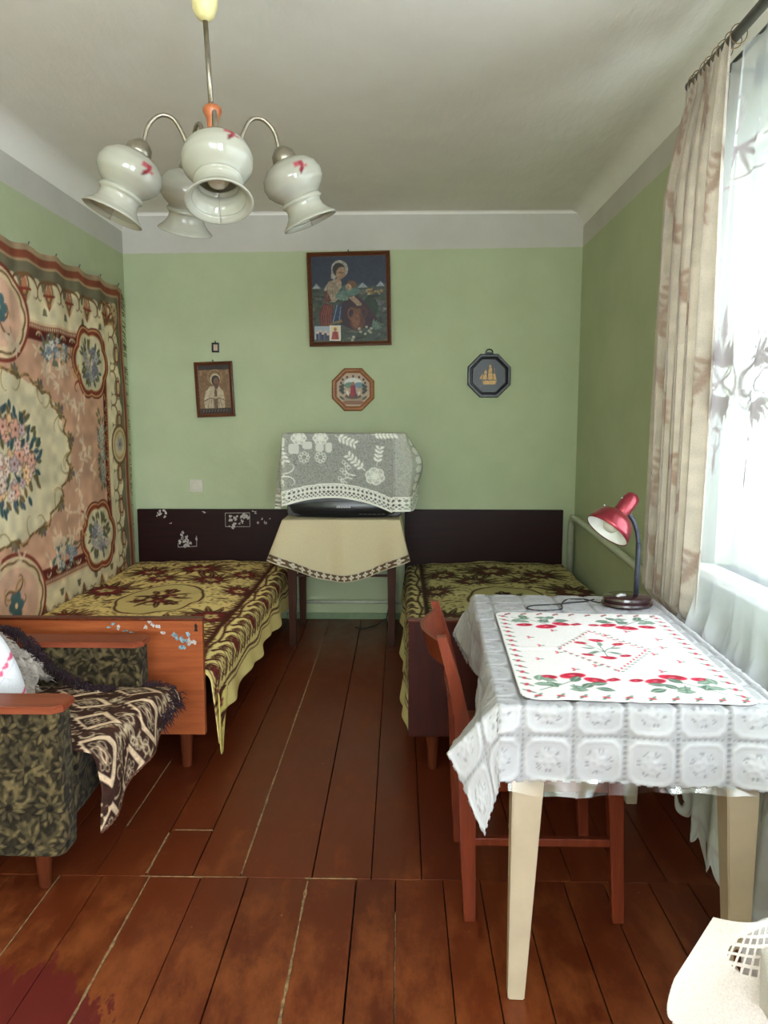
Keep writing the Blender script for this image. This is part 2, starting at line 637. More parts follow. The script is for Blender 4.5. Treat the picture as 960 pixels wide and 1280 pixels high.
def floor_mat():
    m, nt, bs = mat('painted_floor_boards')
    oi = nt.nodes.new('ShaderNodeObjectInfo')
    n1 = noise(nt, 3.0, 6, 0.65, stretch=(1.6, 0.5, 1))
    r = ramp(nt, [(0.28, rgb(82, 33, 15)), (0.50, rgb(90, 38, 18)), (0.75, rgb(99, 44, 20))])
    nt.links.new(n1, r.inputs[0])
    c = mix(nt, 0.35, r.outputs[0], mix(nt, oi.outputs['Random'], rgb(74, 26, 11), rgb(110, 46, 18)))
    # paler orange where the top coat wears through
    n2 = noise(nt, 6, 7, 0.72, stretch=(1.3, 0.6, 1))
    # worn tone raised towards the near boards to paint in the stronger light there
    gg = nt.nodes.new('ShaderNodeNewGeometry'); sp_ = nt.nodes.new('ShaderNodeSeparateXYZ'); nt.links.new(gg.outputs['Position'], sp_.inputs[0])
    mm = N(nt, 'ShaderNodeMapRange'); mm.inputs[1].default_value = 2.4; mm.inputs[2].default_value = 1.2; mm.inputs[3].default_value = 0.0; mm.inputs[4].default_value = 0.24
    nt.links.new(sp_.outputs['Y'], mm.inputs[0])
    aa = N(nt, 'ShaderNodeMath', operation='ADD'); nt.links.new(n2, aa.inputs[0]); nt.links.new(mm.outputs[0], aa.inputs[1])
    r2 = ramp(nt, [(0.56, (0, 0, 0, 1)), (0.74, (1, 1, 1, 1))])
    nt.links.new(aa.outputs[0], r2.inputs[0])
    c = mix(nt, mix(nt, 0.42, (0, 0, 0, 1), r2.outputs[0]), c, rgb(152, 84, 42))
    # dark red old coat laid bare at the foot of the armchair
    g = nt.nodes.new('ShaderNodeNewGeometry')
    vm = N(nt, 'ShaderNodeVectorMath', operation='DISTANCE')
    mp = nt.nodes.new('ShaderNodeMapping')
    mp.inputs['Scale'].default_value = (1, 1.0, 1)
    nt.links.new(g.outputs['Position'], mp.inputs[0])
    nt.links.new(mp.outputs[0], vm.inputs[0]); vm.inputs[1].default_value = (-0.98, 1.50, 0)
    n3 = noise(nt, 9, 6, 0.7, stretch=(1.8, 0.6, 1))
    ms = N(nt, 'ShaderNodeMath', operation='MULTIPLY_ADD')
    nt.links.new(n3, ms.inputs[0]); ms.inputs[1].default_value = -0.55; nt.links.new(vm.outputs['Value'], ms.inputs[2])
    rs = ramp(nt, [(0.0, (1, 1, 1, 1)), (0.02, (0, 0, 0, 1))])
    nt.links.new(ms.outputs[0], rs.inputs[0])
    c = mix(nt, rs.outputs[0], c, rgb(92, 30, 26))
    # small chips
    n4 = noise(nt, 34, 3, 0.6)
    r4 = ramp(nt, [(0.745, (0, 0, 0, 1)), (0.765, (1, 1, 1, 1))])
    nt.links.new(n4, r4.inputs[0])
    c = mix(nt, r4.outputs[0], c, rgb(150, 130, 100))
    nt.links.new(c, bs.inputs['Base Color'])
    rr = ramp(nt, [(0.3, (0.28, 0.28, 0.28, 1)), (0.75, (0.48, 0.48, 0.48, 1))])
    nt.links.new(n2, rr.inputs[0])
    nt.links.new(rr.outputs[0], bs.inputs['Roughness'])
    bs.inputs['Specular IOR Level'].default_value = 0.3
    bump(nt, bs, noise(nt, 18, 5, 0.6, stretch=(2.5, 0.4, 1)), 0.08, 0.01)
    return m


M = {}
M['wall'] = wall_mat('green_distemper', 2.535, 0.010)
M['wall_l'] = wall_mat('green_distemper_left', 2.515)
M['ceil'] = ceil_mat()
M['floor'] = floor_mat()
M['dark'] = plain('dark_void', rgb(24, 16, 12), 0.9)
M['putty'] = plain('old_pale_putty', rgb(142, 112, 78), 0.9, var=0.3, scale=60)
M['mahog'] = wood('dark_mahogany', rgb(24, 6, 5), rgb(42, 11, 8), 'x', 0.45, 5, 0.1)
M['mahog_z'] = wood('dark_mahogany_upright', rgb(40, 12, 9), rgb(72, 24, 16), 'z', 0.45, 5, 0.1)
M['walnut'] = wood('worn_orange_veneer', rgb(124, 58, 32), rgb(172, 94, 52), 'x', 0.38, 5, 0.25)
M['cherry'] = wood('cherry_varnish', rgb(80, 30, 18), rgb(122, 54, 33), 'z', 0.3, 6, 0.4)
M['armwood'] = wood('reddish_arm_wood', rgb(104, 46, 30), rgb(146, 76, 50), 'x', 0.4, 5, 0.25)
M['legwood'] = wood('brown_leg', rgb(70, 30, 17), rgb(104, 50, 28), 'z', 0.35, 6, 0.3)
M['tvwood'] = wood('brown_table_wood', rgb(44, 19, 10), rgb(74, 36, 18), 'z', 0.55, 6, 0.3)
M['cream'] = plain('cream_chipped_paint', rgb(184, 166, 144), 0.45, var=0.06, scale=8, bmp=0.05)
M['steel'] = plain('dull_brushed_nickel', rgb(150, 142, 126), 0.35, 0.9, 0.1, 40)
M['ivory'] = plain('yellowed_ivory_plastic', rgb(218, 206, 150), 0.35, var=0.05)
M['hubwood'] = plain('turned_orange_wood', rgb(176, 100, 58), 0.4, var=0.15, scale=30)
M['black'] = plain('black_plastic', rgb(20, 21, 25), 0.28, var=0.05)
M['screen'] = plain('grey_tv_glass', rgb(58, 60, 58), 0.4, var=0.02, spec=.25)
M['silver'] = plain('silver_lettering', rgb(190, 190, 190), 0.3, 0.5)
M['whitep'] = plain('white_plastic', rgb(204, 200, 184), 0.35, var=0.02)
M['rod'] = plain('dark_grey_rod', rgb(84, 82, 76), 0.4, 0.4, 0.1)
M['ring'] = plain('tarnished_brass', rgb(150, 120, 80), 0.4, 0.8)
M['pipe'] = plain('green_painted_pipe', rgb(188, 192, 172), 0.4, var=0.06)
M['frame'] = wood('frame_brown', rgb(66, 36, 24), rgb(112, 70, 44), 'x', 0.4, 12, 0.2)
M['frame2'] = wood('frame_light', rgb(118, 72, 40), rgb(166, 112, 70), 'x', 0.4, 12, 0.2)
M['ebony'] = plain('black_moulded_plaster', rgb(34, 36, 40), 0.35, var=0.1)
M['gold'] = plain('dull_gold_relief', rgb(190, 150, 90), 0.45, 0.2, 0.2, 60)
M['redmet'] = plain('red_metallic_enamel', rgb(138, 18, 40), 0.28, 0.65, 0.08, 20, coat=0.8)
M['lampdark'] = plain('dark_maroon_gloss', rgb(44, 16, 22), 0.15, var=0.05, coat=0.5)
M['neck'] = plain('dark_slate_neck', rgb(44, 48, 62), 0.45, var=0.05)
M['wire'] = plain('black_cable', rgb(24, 24, 26), 0.5, var=0.05)
M['white'] = plain('white_paint', rgb(232, 232, 228), 0.5, var=0.03, scale=12)
M['linen'] = plain('white_linen', rgb(236, 232, 230), 0.85, var=0.02, scale=80, bmp=0.05)

# ------------------------------------------------------------------ room shell
XL, XR, YB, YF, ZC = -1.87, 1.21, 5.20, -5.00, 2.775


def struct(name, bm, m, **k):
    return obj(name, bm, m, kind='structure', **k)


bm = bmesh.new(); box(bm, (XL - .1, YF - .1, -.10), (XR + .1, YB + .1, -.024))
floor = struct('floor', bm, M['dark'])
front_seams = [-1.87, -1.66, -1.50, -1.35, -1.20, -1.05, -.915, -.77, -.61, -.464, -.279, -.13, -.01, .134, .247, .368, .50, .62, .76, .88, 1.0, 1.11, 1.21]
back_seams = [-1.87, -1.72, -1.56, -1.40, -1.26, -1.11, -.945, -.785, -.64, -.49, -.268, -.085, .07, .235, .38, .53, .68, .82, .96, 1.09, 1.21]


def plank(x0, x1, y0, y1, i):
    bm = bmesh.new()
    g = random.uniform(.0012, .0026)
    dz = random.uniform(-.0012, .0008)
    box(bm, (x0 + g, y0 + .0002, -.024), (x1 - g, y1 - .0002, dz), .0009, 1)
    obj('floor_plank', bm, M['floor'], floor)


for i, (a, b) in enumerate(zip(front_seams, front_seams[1:])):
    plank(a, b, YF, 2.155 + (0.25 if a in (-.915, -.77) and False else 0), i)
for i, (a, b) in enumerate(zip(back_seams, back_seams[1:])):
    if -.96 < a < -.7:
        plank(a, b, 2.155, 2.42, i)
        plank(a, b, 2.42, YB, i)
    else:
        plank(a, b, 2.155, YB, i)


def filler(pts, w, seed):
    """ragged pale putty pressed into a seam"""
    r = np.random.default_rng(seed)
    bm = bmesh.new()
    L = math.dist(pts[0], pts[1])
    n = max(6, int(L / .02))
    d = Vector((pts[1][0] - pts[0][0], pts[1][1] - pts[0][1])).normalized()
    nn = Vector((-d.y, d.x))
    prev = None
    for i in range(n + 1):
        t = i / n
        c = Vector(pts[0]).lerp(Vector(pts[1]), t)
        ww = w * (0.2 + 0.6 * r.random() * (0.4 + 0.6 * abs(math.sin(t * 9 + seed))))
        a = c + nn * (ww * (.4 + .4 * r.random())); b = c - nn * (ww * (.4 + .4 * r.random()))
        cur = [bm.verts.new((a.x, a.y, -.004)), bm.verts.new((a.x, a.y, .0012)), bm.verts.new((b.x, b.y, .0012)), bm.verts.new((b.x, b.y, -.004))]
        if prev:
            for k in range(3): bm.faces.new((prev[k], prev[k + 1], cur[k + 1], cur[k]))
        prev = cur
    obj('seam_filler', bm, M['putty'], floor)


filler([(-.77, .6), (-.77, 2.15)], .009, 1)
filler([(-.279, .6), (-.279, 2.14)], .010, 2)
filler([(-.49, 2.17), (-.49, 4.75)], .011, 3)
filler([(-.785, 2.17), (-.785, 2.40)], .010, 4)
filler([(-1.05, .8), (-1.05, 2.15)], .004, 5)
filler([(-.80, 2.155), (-.47, 2.155)], .006, 6)
filler([(-.29, 2.155), (-.13, 2.155)], .005, 7)
filler([(-.945, 2.44), (-.945, 2.95)], .008, 8)
filler([(-.01, .7), (-.01, 2.0)], .003, 9)
filler([(-.77, 2.42), (-.64, 2.42)], .004, 10)
filler([(-.92, 2.5), (-.64, 2.74)], .0001, 11) if False else None

bm = bmesh.new(); box(bm, (XL - .1, YF - .1, ZC), (XR + .4, YB + .1, ZC + .1))
struct('ceiling', bm, M['ceil'])
bm = bmesh.new(); box(bm, (XL - .1, YB, -.1), (XR + .4, YB + .1, ZC))
struct('wall_back', bm, M['wall'])
bm = bmesh.new(); box(bm, (XL - .1, YF, -.1), (XL, YB, ZC))
struct('wall_left', bm, M['wall_l'])
bm = bmesh.new()
TH = 0.38
box(bm, (XR, YF, -.1), (XR + TH, W3[0], ZC))
box(bm, (XR, W3[1], -.1), (XR + TH, W1[0], ZC))
box(bm, (XR, W3[0], -.1), (XR + TH, W3[1], W3[2]))
box(bm, (XR, W3[0], W3[3]), (XR + TH, W3[1], ZC))
box(bm, (XR, W1[1], -.1), (XR + TH, YB, ZC))
box(bm, (XR, W1[0], -.1), (XR + TH, W1[1], W1[2]))
box(bm, (XR, W1[0], W1[3]), (XR + TH, W1[1], ZC))
struct('wall_right', bm, M['wall'])
bm = bmesh.new()
box(bm, (XL - .1, YF - .1, -.1), (W2[0], YF, ZC))
box(bm, (W2[1], YF - .1, -.1), (XR + .4, YF, ZC))
box(bm, (W2[0], YF - .1, -.1), (W2[1], YF, W2[2]))
box(bm, (W2[0], YF - .1, W2[3]), (W2[1], YF, ZC))
struct('wall_front', bm, M['wall'])


def cove(name, kind, r):
    """concave plaster fillet between wall and ceiling"""
    bm = bmesh.new()
    prof = []
    for k in range(11):
        a = PI / 2 * k / 10
        prof.append((r - r * math.cos(a) if False else r * (1 - math.sin(a)), r * (1 - math.cos(a))))
    # prof: (distance from wall, distance below ceiling)
    prof = [(p[0], p[1]) for p in prof]
    def P(d, z, t):
        if kind == 'left': return (XL + d, YF + (YB - YF) * t, ZC - z)
        if kind == 'right': return (XR - d, YF + (YB - YF) * t, ZC - z)
        if kind == 'back': return (XL + (XR - XL) * t, YB - d, ZC - z)
        return (XL + (XR - XL) * t, YF + d, ZC - z)
    prof = [(r * (1 - math.sin(a)), r * (1 - math.cos(a))) for a in [PI / 2 * k / 12 for k in range(13)]] + [(0, 0)]
    A = [bm.verts.new(P(d, z, 0)) for d, z in prof]
    B = [bm.verts.new(P(d, z, 1)) for d, z in prof]
    n = len(prof)
    for i in range(n):
        bm.faces.new((A[i], A[(i + 1) % n], B[(i + 1) % n], B[i]))
    bm.faces.new(A); bm.faces.new(B[::-1])
    struct(name, bm, M['ceil'], angle=40)


cove('trim_1', 'left', .12)
cove('trim_2', 'right', .10)
cove('trim_3', 'back', .02)

bm = bmesh.new(); box(bm, (-.80, YB - .018, 0), (.03, YB, .045), .004)
struct('baseboard_back', bm, plain('baseboard_green', rgb(120, 140, 104), 0.5))

# window_1: frame, mullion, panes, sill
gm, gnt, gbs = mat('clear_pane')
tp = gnt.nodes.new('ShaderNodeBsdfTransparent'); tp.inputs[0].default_value = (.93, .99, .97, 1)
gl = gnt.nodes.new('ShaderNodeBsdfGlossy'); gl.inputs['Roughness'].default_value = .02
mx = gnt.nodes.new('ShaderNodeMixShader'); mx.inputs[0].default_value = .06
gnt.links.new(tp.outputs[0], mx.inputs[1]); gnt.links.new(gl.outputs[0], mx.inputs[2])
gnt.links.new(mx.outputs[0], gnt.nodes['Material Output'].inputs[0])
M['glass'] = gm


def window(name, P, u0, u1, z0, z1, d0, d1, bars):
    """P(u, d, z) -> world; u along the wall, d through it"""
    def bx(bm, a, b, bev=.004):
        p, q = P(*a), P(*b)
        box(bm, tuple(min(i, j) for i, j in zip(p, q)), tuple(max(i, j) for i, j in zip(p, q)), bev)
    bm = bmesh.new()
    bx(bm, (u0, d0, z0), (u0 + .06, d1, z1)); bx(bm, (u1 - .06, d0, z0), (u1, d1, z1))
    bx(bm, (u0 + .06, d0, z0), (u1 - .06, d1, z0 + .06)); bx(bm, (u0 + .06, d0, z1 - .06), (u1 - .06, d1, z1))
    w = struct(name, bm, M['white'])
    for b in bars:
        bm = bmesh.new(); bx(bm, (b - .03, d0 + .005, z0 + .06), (b + .03, d1 - .005, z1 - .06)); obj('mullion', bm, M['white'], w)
    ed = [u0 + .06] + [x for b in bars for x in (b - .03, b + .03)] + [u1 - .06]
    for a, b in zip(ed[::2], ed[1::2]):
        bm = bmesh.new(); bx(bm, (a, (d0 + d1) / 2 - .002, z0 + .06), (b, (d0 + d1) / 2 + .002, z1 - .06), 0); obj('pane', bm, M['glass'], w)
    return w


w1 = window('window_1', lambda u, d, z: (d, u, z), W1[0], W1[1], W1[2], W1[3], XR + .07, XR + .13, [.55, 1.50])
bm = bmesh.new(); box(bm, (XR - .085, W1[0] - .06, W1[2] - .035), (XR + .07, W1[1] + .03, W1[2]), .008)
obj('window_sill', bm, M['white'], w1)
w3 = window('window_3', lambda u, d, z: (d, u, z), W3[0], W3[1], W3[2], W3[3], XR + .20, XR + .26, [-3.3, -2.2])
bm = bmesh.new(); box(bm, (XR - .085, W3[0] - .06, W3[2] - .035), (XR + .20, W3[1] + .03, W3[2]), .008)
obj('window_sill', bm, M['white'], w3)
w2 = window('window_2', lambda u, d, z: (u, d, z), W2[0], W2[1], W2[2], W2[3], YF - .08, YF - .03, [-.75, .10])
bm = bmesh.new(); box(bm, (W2[0] - .05, YF - .03, W2[2] - .03), (W2[1] + .05, YF + .10, W2[2]), .008)
obj('window_sill', bm, M['white'], w2)

# heating pipes
bm = bmesh.new()
tube(bm, [(1.172, 2.95, .640), (1.172, 3.2, .652), (1.172, 4.95, .745), (1.172, 5.08, .74), (1.172, 5.13, .70), (1.172, 5.13, .02)], .021, 12)
pr = obj('heating_pipe', bm, M['pipe'], smooth=True, label='thick pale green heating pipe sloping along the right wall', cat='pipe', origin=(1.172, 3.5, .6))
for y in (3.4, 4.6):
    bm = bmesh.new(); tube(bm, [(1.172, y, .665 + (y - 3.4) * .052), (1.2095, y, .665 + (y - 3.4) * .052)], .006, 8); obj('bracket', bm, M['pipe'], pr)
bm = bmesh.new()
tube(bm, [(-.86, 5.168, .13), (.15, 5.168, .13)], .013, 12)
pb = obj('heating_pipe', bm, M['pipe'], smooth=True, label='thin pale pipe low on the back wall behind the television table', cat='pipe', origin=(-.3, 5.168, .13))
for x in (-.6, 0.0):
    bm = bmesh.new(); tube(bm, [(x, 5.17, .13), (x, 5.1995, .13)], .005, 8); obj('bracket', bm, M['pipe'], pb)

# wall outlet
t = thing('wall_outlet', 'square white power socket on the green wall above the left bed', 'socket', (-1.42, YB, .945))
bm = bmesh.new(); box(bm, (-1.465, YB - .012, .90), (-1.375, YB, .99), .004); obj('cover_plate', bm, M['whitep'], t)
bm = bmesh.new(); lathe(bm, [(.030, 0), (.030, .004), (.026, .005), (.024, -.004), (0, -.004)], (-1.42, YB - .012, .945), (0, -1, 0)); obj('socket_well', bm, M['whitep'], t, True)
for dx in (-.010, .010):
    bm = bmesh.new(); lathe(bm, [(.0032, 0), (.0032, .0012), (0, .0012)], (-1.42 + dx, YB - .009, .945), (0, -1, 0), 10); obj('socket_hole', bm, M['dark'], t, True)

# ------------------------------------------------------------------ wall rug
def paint_rug():
    W, Hh = 1.60, 1.07
    c = Canvas(-W, W, -Hh, Hh, .0068, (196, 152, 124))
    cream, tan, gold, grey, red, dred, brown, olive = (205, 188, 150), (176, 152, 112), (170, 128, 74), (108, 100, 78), (124, 54, 38), (92, 36, 28), (112, 80, 50), (108, 98, 62)
    blue, teal, pink, peach, white = (84, 98, 108), (70, 96, 96), (214, 176, 164), (222, 176, 128), (222, 212, 190)
    n = vnoise(c.nv, c.nu, 60, 3); n2 = vnoise(c.nv, c.nu, 12, 4)
    # outer border bands
    c.rect(-W, W, -Hh, Hh, (150, 126, 96))
    c.rect(-W + .03, W - .03, -Hh + .03, Hh - .03, (128, 66, 46))
    c.rect(-W + .07, W - .07, -Hh + .07, Hh - .07, (160, 130, 96))
    c.rect(-W + .085, W - .085, -Hh + .085, Hh - .085, grey, r=.03)
    # cream scroll ground inside the grey border, wavy edge
    for sx in (-1, 1):
        for sy in (-1, 1):
            for k in range(6):
                x = sx * (.12 + k * .235)
                c.lobed(x, sy * .82, .115, .095, cream, 6, .18)
            for k in range(5):
                c.lobed(sx * 1.385, sy * (.05 + k * .2), .075, .09, cream, 6, .18)
    c.rect(-1.33, 1.33, -.74, .74, cream, r=.05)
    # field and red band
    c.rect(-1.27, 1.27, -.70, .70, (200, 168, 130), r=.04)
    c.rect(-1.255, 1.255, -.685, .685, red, r=.04)
    c.rect(-1.225, 1.225, -.655, .655, dred, r=.04)
    c.rect(-1.19, 1.19, -.60, .60, (190, 142, 114), r=.03)
    # salmon field shading by pile wear
    w = (np.abs(c.X) < 1.19) & (np.abs(c.Y) < .60)
    c.C[w] *= (0.94 + 0.12 * n2[w])[:, None]
    # beads on the red band
    for sx in (-1, 1):
        for sy in (-1, 1):
            for k in range(34):
                x = sx * (.30 + k * .02)
                c.ell(x, sy * .672, .005, .010, cream)
            for k in range(9):
                x = sx * (.36 + k * .065)
                c.scroll(x, sy * .632, PI * .5 * sy + (.6 if k % 2 else -.6), .07, .011, tan if k % 2 else cream, 1 if k % 2 else -1)
            for k in range(16):
                y = sy * (.02 + k * .02)
                c.ell(sx * 1.24, y, .010, .005, gold)
            for k in range(5):
                c.scroll(sx * 1.21, sy * (.05 + k * .065), 1.2 * sy, .07, .010, tan, (-1) ** k)
    # outer scroll work
    r = random.Random(5)
    for sx in (-1, 1):
        for sy in (-1, 1):
            for k in range(5):
                x = sx * (.27 + k * .25)
                for s in (-1, 1):
                    c.scroll(x, sy * .92, sy * (PI / 2) + s * 1.4, .26, .020, brown, s)
                    c.scroll(x, sy * .78, sy * (PI / 2) + s * 1.0, .20, .014, tan, -s)
                c.leaf(x, sy * .77, sy * PI / 2, .15, .05, red)
                c.leaf(x, sy * .79, sy * PI / 2, .11, .025, gold)
                c.ring(x, sy * .87, .035, .055, .012, brown)
                c.ell(x, sy * .87, .02, .035, (178, 110, 76))
                c.line([(x - .05, sy * .85), (x + .05, sy * .85)], .014, red)
            for k in range(4):
                y = sy * (.17 + k * .22)
                for s in (-1, 1):
                    c.scroll(sx * 1.40, y, s * 1.3 + (0 if sx > 0 else PI), .22, .018, brown, s)
                    c.scroll(sx * 1.38, y, PI / 2 * s, .16, .014, olive, -s * sx)
                c.ring(sx * 1.43, y, .03, .05, .010, red)
                c.ell(sx * 1.43, y, .02, .035, tan)
            # corner fan
            for k in range(7):
                a = math.atan2(sy, sx) + (k - 3) * .22
                c.scroll(sx * 1.30, sy * .80, a, .24, .018, (brown, gold, red)[k % 3], (-1) ** k)
            c.flower(sx * 1.42, sy * .90, .05, tan, red, 6)
    # round side medallions and the arched middle medallions
    for sx in (-1, 1):
        c.ring(sx * 1.43, 0.02, .115, .125, .02, brown)
        c.ell(sx * 1.43, 0.02, .105, .115, (186, 166, 128))
        c.ring(sx * 1.43, 0.02, .08, .09, .012, gold)
        c.flower(sx * 1.43, .02, .05, (150, 140, 140), brown, 6)
    for sy in (-1, 1):
        c.ell(0, sy * .70, .30, .24, red); c.ell(0, sy * .70, .28, .22, (208, 178, 140))
        c.ring(0, sy * .70, .25, .19, .012, brown, 10, .05)
        c.ell(0, sy * .70, .22, .165, (204, 158, 132))
        for k in range(5):
            c.scroll(0, sy * .66, k * 1.25, .18, .016, (brown, gold)[k % 2], (-1) ** k)
        c.flower(0, sy * .72, .07, teal, peach, 6, 0, blue)

    def cluster(x, y, rx, ry, n, pal, leafpal, seed, fr=.03):
        q = random.Random(seed)
        for i in range(n * 3):
            a, d = q.random() * 2 * PI, math.sqrt(q.random())
            c.leaf(x + math.cos(a) * rx * d * .85, y + math.sin(a) * ry * d * .85, a + q.uniform(-.6, .6), fr * 1.9, fr * .8, q.choice(leafpal))
        for i in range(n):
            a, d = q.random() * 2 * PI, math.sqrt(q.random())
            f = fr * q.uniform(.7, 1.25)
            cc = q.choice(pal)
            c.flower(x + math.cos(a) * rx * d * .75, y + math.sin(a) * ry * d * .75, f, cc, tuple(int(v * .6) for v in cc), 5, q.random() * 3, tuple(int(v * .62) for v in cc))

    # corner cartouches
    for sx in (-1, 1):
        for sy in (-1, 1):
            x, y = sx * 1.03, sy * .53
            c.lobed(x, y, .235, .205, dred, 6, .14)
            c.lobed(x, y, .225, .195, (190, 134, 84), 6, .14)
            c.lobed(x, y, .215, .185, red, 6, .14)
            c.lobed(x, y, .192, .163, gold, 6, .14)
            c.lobed(x, y, .185, .157, (196, 182, 146), 6, .14)
            cluster(x, y, .15, .13, 20, [(168, 160, 156), (150, 146, 150), (190, 170, 160), (120, 118, 126)], [olive, (96, 92, 66), (84, 92, 86)], 10 + sx * 2 + sy, .028)
            for k in range(4):
                c.scroll(x - sx * .19, y - sy * .12 + sy * k * .03, math.atan2(-sy, -sx) + k * .5 - .8, .13, .014, (red, gold)[k % 2], (-1) ** k)
            # vine of pale blue flowers along the band
            cluster(sx * .56, sy * .57, .17, .075, 14, [(150, 158, 160), (186, 180, 168), (120, 130, 140)], [(92, 98, 88), teal, olive], 30 + sx + 3 * sy, .026)
            c.scroll(sx * .70, sy * .56, 0 if sx > 0 else PI, .17, .012, brown, -sy * sx)
            c.scroll(sx * .72, sy * .53, .5 if sx > 0 else PI - .5, .14, .010, brown, sy * sx)
    for sx in (-1, 1):
        cluster(sx * 1.13, .0, .055, .28, 16, [(150, 150, 140), (180, 168, 150)], [(96, 98, 80), olive], 44 + sx, .026)
    # pale ghost sprays on the salmon field
    q = random.Random(8)
    for k in range(120):
        a = q.random() * 2 * PI
        d = q.uniform(1.10, 1.45)
        x, y = .70 * d * math.cos(a), .46 * d * math.sin(a)
        if abs(x) < 1.1 and abs(y) < .57:
            for j in range(4):
                c.leaf(x, y, q.random() * 6.3, .06, .020, (208, 182, 152), a=.75)
    # cream medallion with branch outline
    c.lobed(0, 0, .655, .405, (198, 183, 148), 8, .06)
    w = ((c.X / .68) ** 2 + (c.Y / .42) ** 2) < 1
    c.C[w] *= (0.95 + 0.1 * n2[w])[:, None]
    prev = None
    for k in range(121):
        a = 2 * PI * k / 120
        d = 1 + .035 * math.sin(a * 17) + .02 * math.sin(a * 31 + 1)
        p = (.675 * d * math.cos(a), .425 * d * math.sin(a))
        if prev is not None:
            c.line([prev, p], .014, brown)
            if k % 2: c.line([(prev[0] * 1.03, prev[1] * 1.02), (p[0] * .975, p[1] * .985)], .009, gold)
        if k % 5 == 0:
            c.scroll(p[0], p[1], a + PI + .5 * math.sin(k), .15, .010, (150, 122, 76), (-1) ** k, 2.5)
        if k % 8 == 3:
            for j in range(5):
                c.leaf(p[0], p[1], a + (j - 2) * .7, .06, .030, (olive, (128, 110, 74), (120, 104, 84))[j % 3], (90, 70, 50))
            c.ell(p[0] * 1.08, p[1] * 1.1, .014, .018, (104, 88, 90))
        prev = p
    # the big central bouquet
    q = random.Random(21)
    for i in range(150):
        a, d = q.random() * 2 * PI, math.sqrt(q.random())
        c.leaf(.32 * d * math.cos(a), .24 * d * math.sin(a), a + q.uniform(-.8, .8), .065, .032, q.choice([teal, blue, olive, (132, 104, 68), (60, 84, 86)]), (50, 50, 44))
    for i in range(48):
        a, d = q.random() * 2 * PI, math.sqrt(q.random()) * .85
        cc = q.choice([pink, peach, (226, 200, 180), (206, 150, 130), (216, 190, 176), (188, 158, 160)])
        c.flower(.29 * d * math.cos(a), .215 * d * math.sin(a), q.uniform(.03, .055), cc, (120, 70, 56), 5, q.random() * 3, tuple(int(v * .6) for v in cc))
    c.C *= (1.04 + 0.2 * n)[..., None]
    c.C = c.C * .86 + c.C.mean(axis=-1, keepdims=True) * .14
    # pale strip along the bottom
    b = np.clip((-Hh + .22 - c.Y) / .2, 0, 1) * .5
    c.C = c.C * (1 - b[..., None]) + np.array((178, 172, 160)) / 255 * b[..., None]
    return c


c = paint_rug()
M['rug'] = painted('wool_pile', .95, 220, .5, sheen=.0, spec=.1)
t = thing('wall_rug', 'large floral wool rug in cream, salmon and red hung on the left wall', 'rug', (-1.845, 3.5, .13))
u = c.X / 1.6
top = np.clip((c.Y + .2) / 1.2, 0, 1)
sag = .016 * np.abs(np.sin(c.X * PI / .30)) * top ** 3 + .03 * np.clip((1.0 - c.X) / 2, 0, 1) * top
x = -1.852 + .004 * np.sin(c.X * 9 + c.Y * 3) + .006 * np.sin(c.X * 23) * top + .012 * np.clip((-c.Y - .4) / .6, 0, 1)
yy = 3.5 + c.X + (.012 * np.sin(c.Y * 7) + .020 * np.clip(-c.Y, 0, 1)) * np.clip(u, 0, 1) ** 6
P = np.stack([x, yy, 1.22 + c.Y * .985 - sag], -1)
pile = grid_obj('pile', P, c.col4(), M['rug'], t)
solid(pile, .010, 0)
# frayed selvedge fringe on the far edge
bm = bmesh.new()
for k in range(200):
    z = 1.22 + random.uniform(-1.0, 1.04)
    tube(bm, [(-1.85, 5.09, z), (-1.85 + random.uniform(-.006, .01), 5.115 + random.uniform(0, .012), z - random.uniform(.005, .03))], [.004, .0015], 4)
obj('frayed_edge', bm, plain('grey_green_wool', rgb(104, 100, 74), .95), t, kind='stuff')
for k in range(9):
    y = 2.62 + k * .30
    bm = bmesh.new()
    zz = 2.27 - .03 * max(0, (1 - (y - 3.5)) / 2)
    tube(bm, [(-1.872, y, zz), (-1.845, y, zz + .002), (-1.838, y, zz + .018)], .0035, 6)
    obj('nail', bm, M['rod'], t)


# ------------------------------------------------------------------ pictures
M['print'] = painted('printed_picture', .5, 160, .15, spec=.4)
M['printed_face'] = painted('small_print_face', .4, 200, .05, spec=.4)


def picture_frame(bm, x0, x1, z0, z1, y, wd, dp):
    """mitred moulding around a rectangle, front towards -Y"""
    prof = [(0, 0), (0, dp), (wd * .35, dp * 1.15), (wd * .6, dp * .8), (wd, dp * .6), (wd, 0)]
    cs = [(x0, z0, 1, 1), (x1, z0, -1, 1), (x1, z1, -1, -1), (x0, z1, 1, -1)]
    rings = [[bm.verts.new((cx + sx * p, y - d, cz + sz * p)) for p, d in prof] for cx, cz, sx, sz in cs]
    for i in range(4):
        a, b = rings[i], rings[(i + 1) % 4]
        for k in range(len(prof)):
            k2 = (k + 1) % len(prof)
            bm.faces.new((a[k], a[k2], b[k2], b[k]))


def canvas_obj(c, x0, z0, y, parent, name='canvas', mt='print'):
    P = np.stack([x0 + c.X, np.full_like(c.X, y), z0 + c.Y], -1)
    return grid_obj(name, P, c.col4(), M[mt], parent)


def hook(bm, x, z, y):
    tube(bm, [(x, y + .01, z), (x, y - .012, z + .003), (x, y - .014, z + .012)], .004, 6)


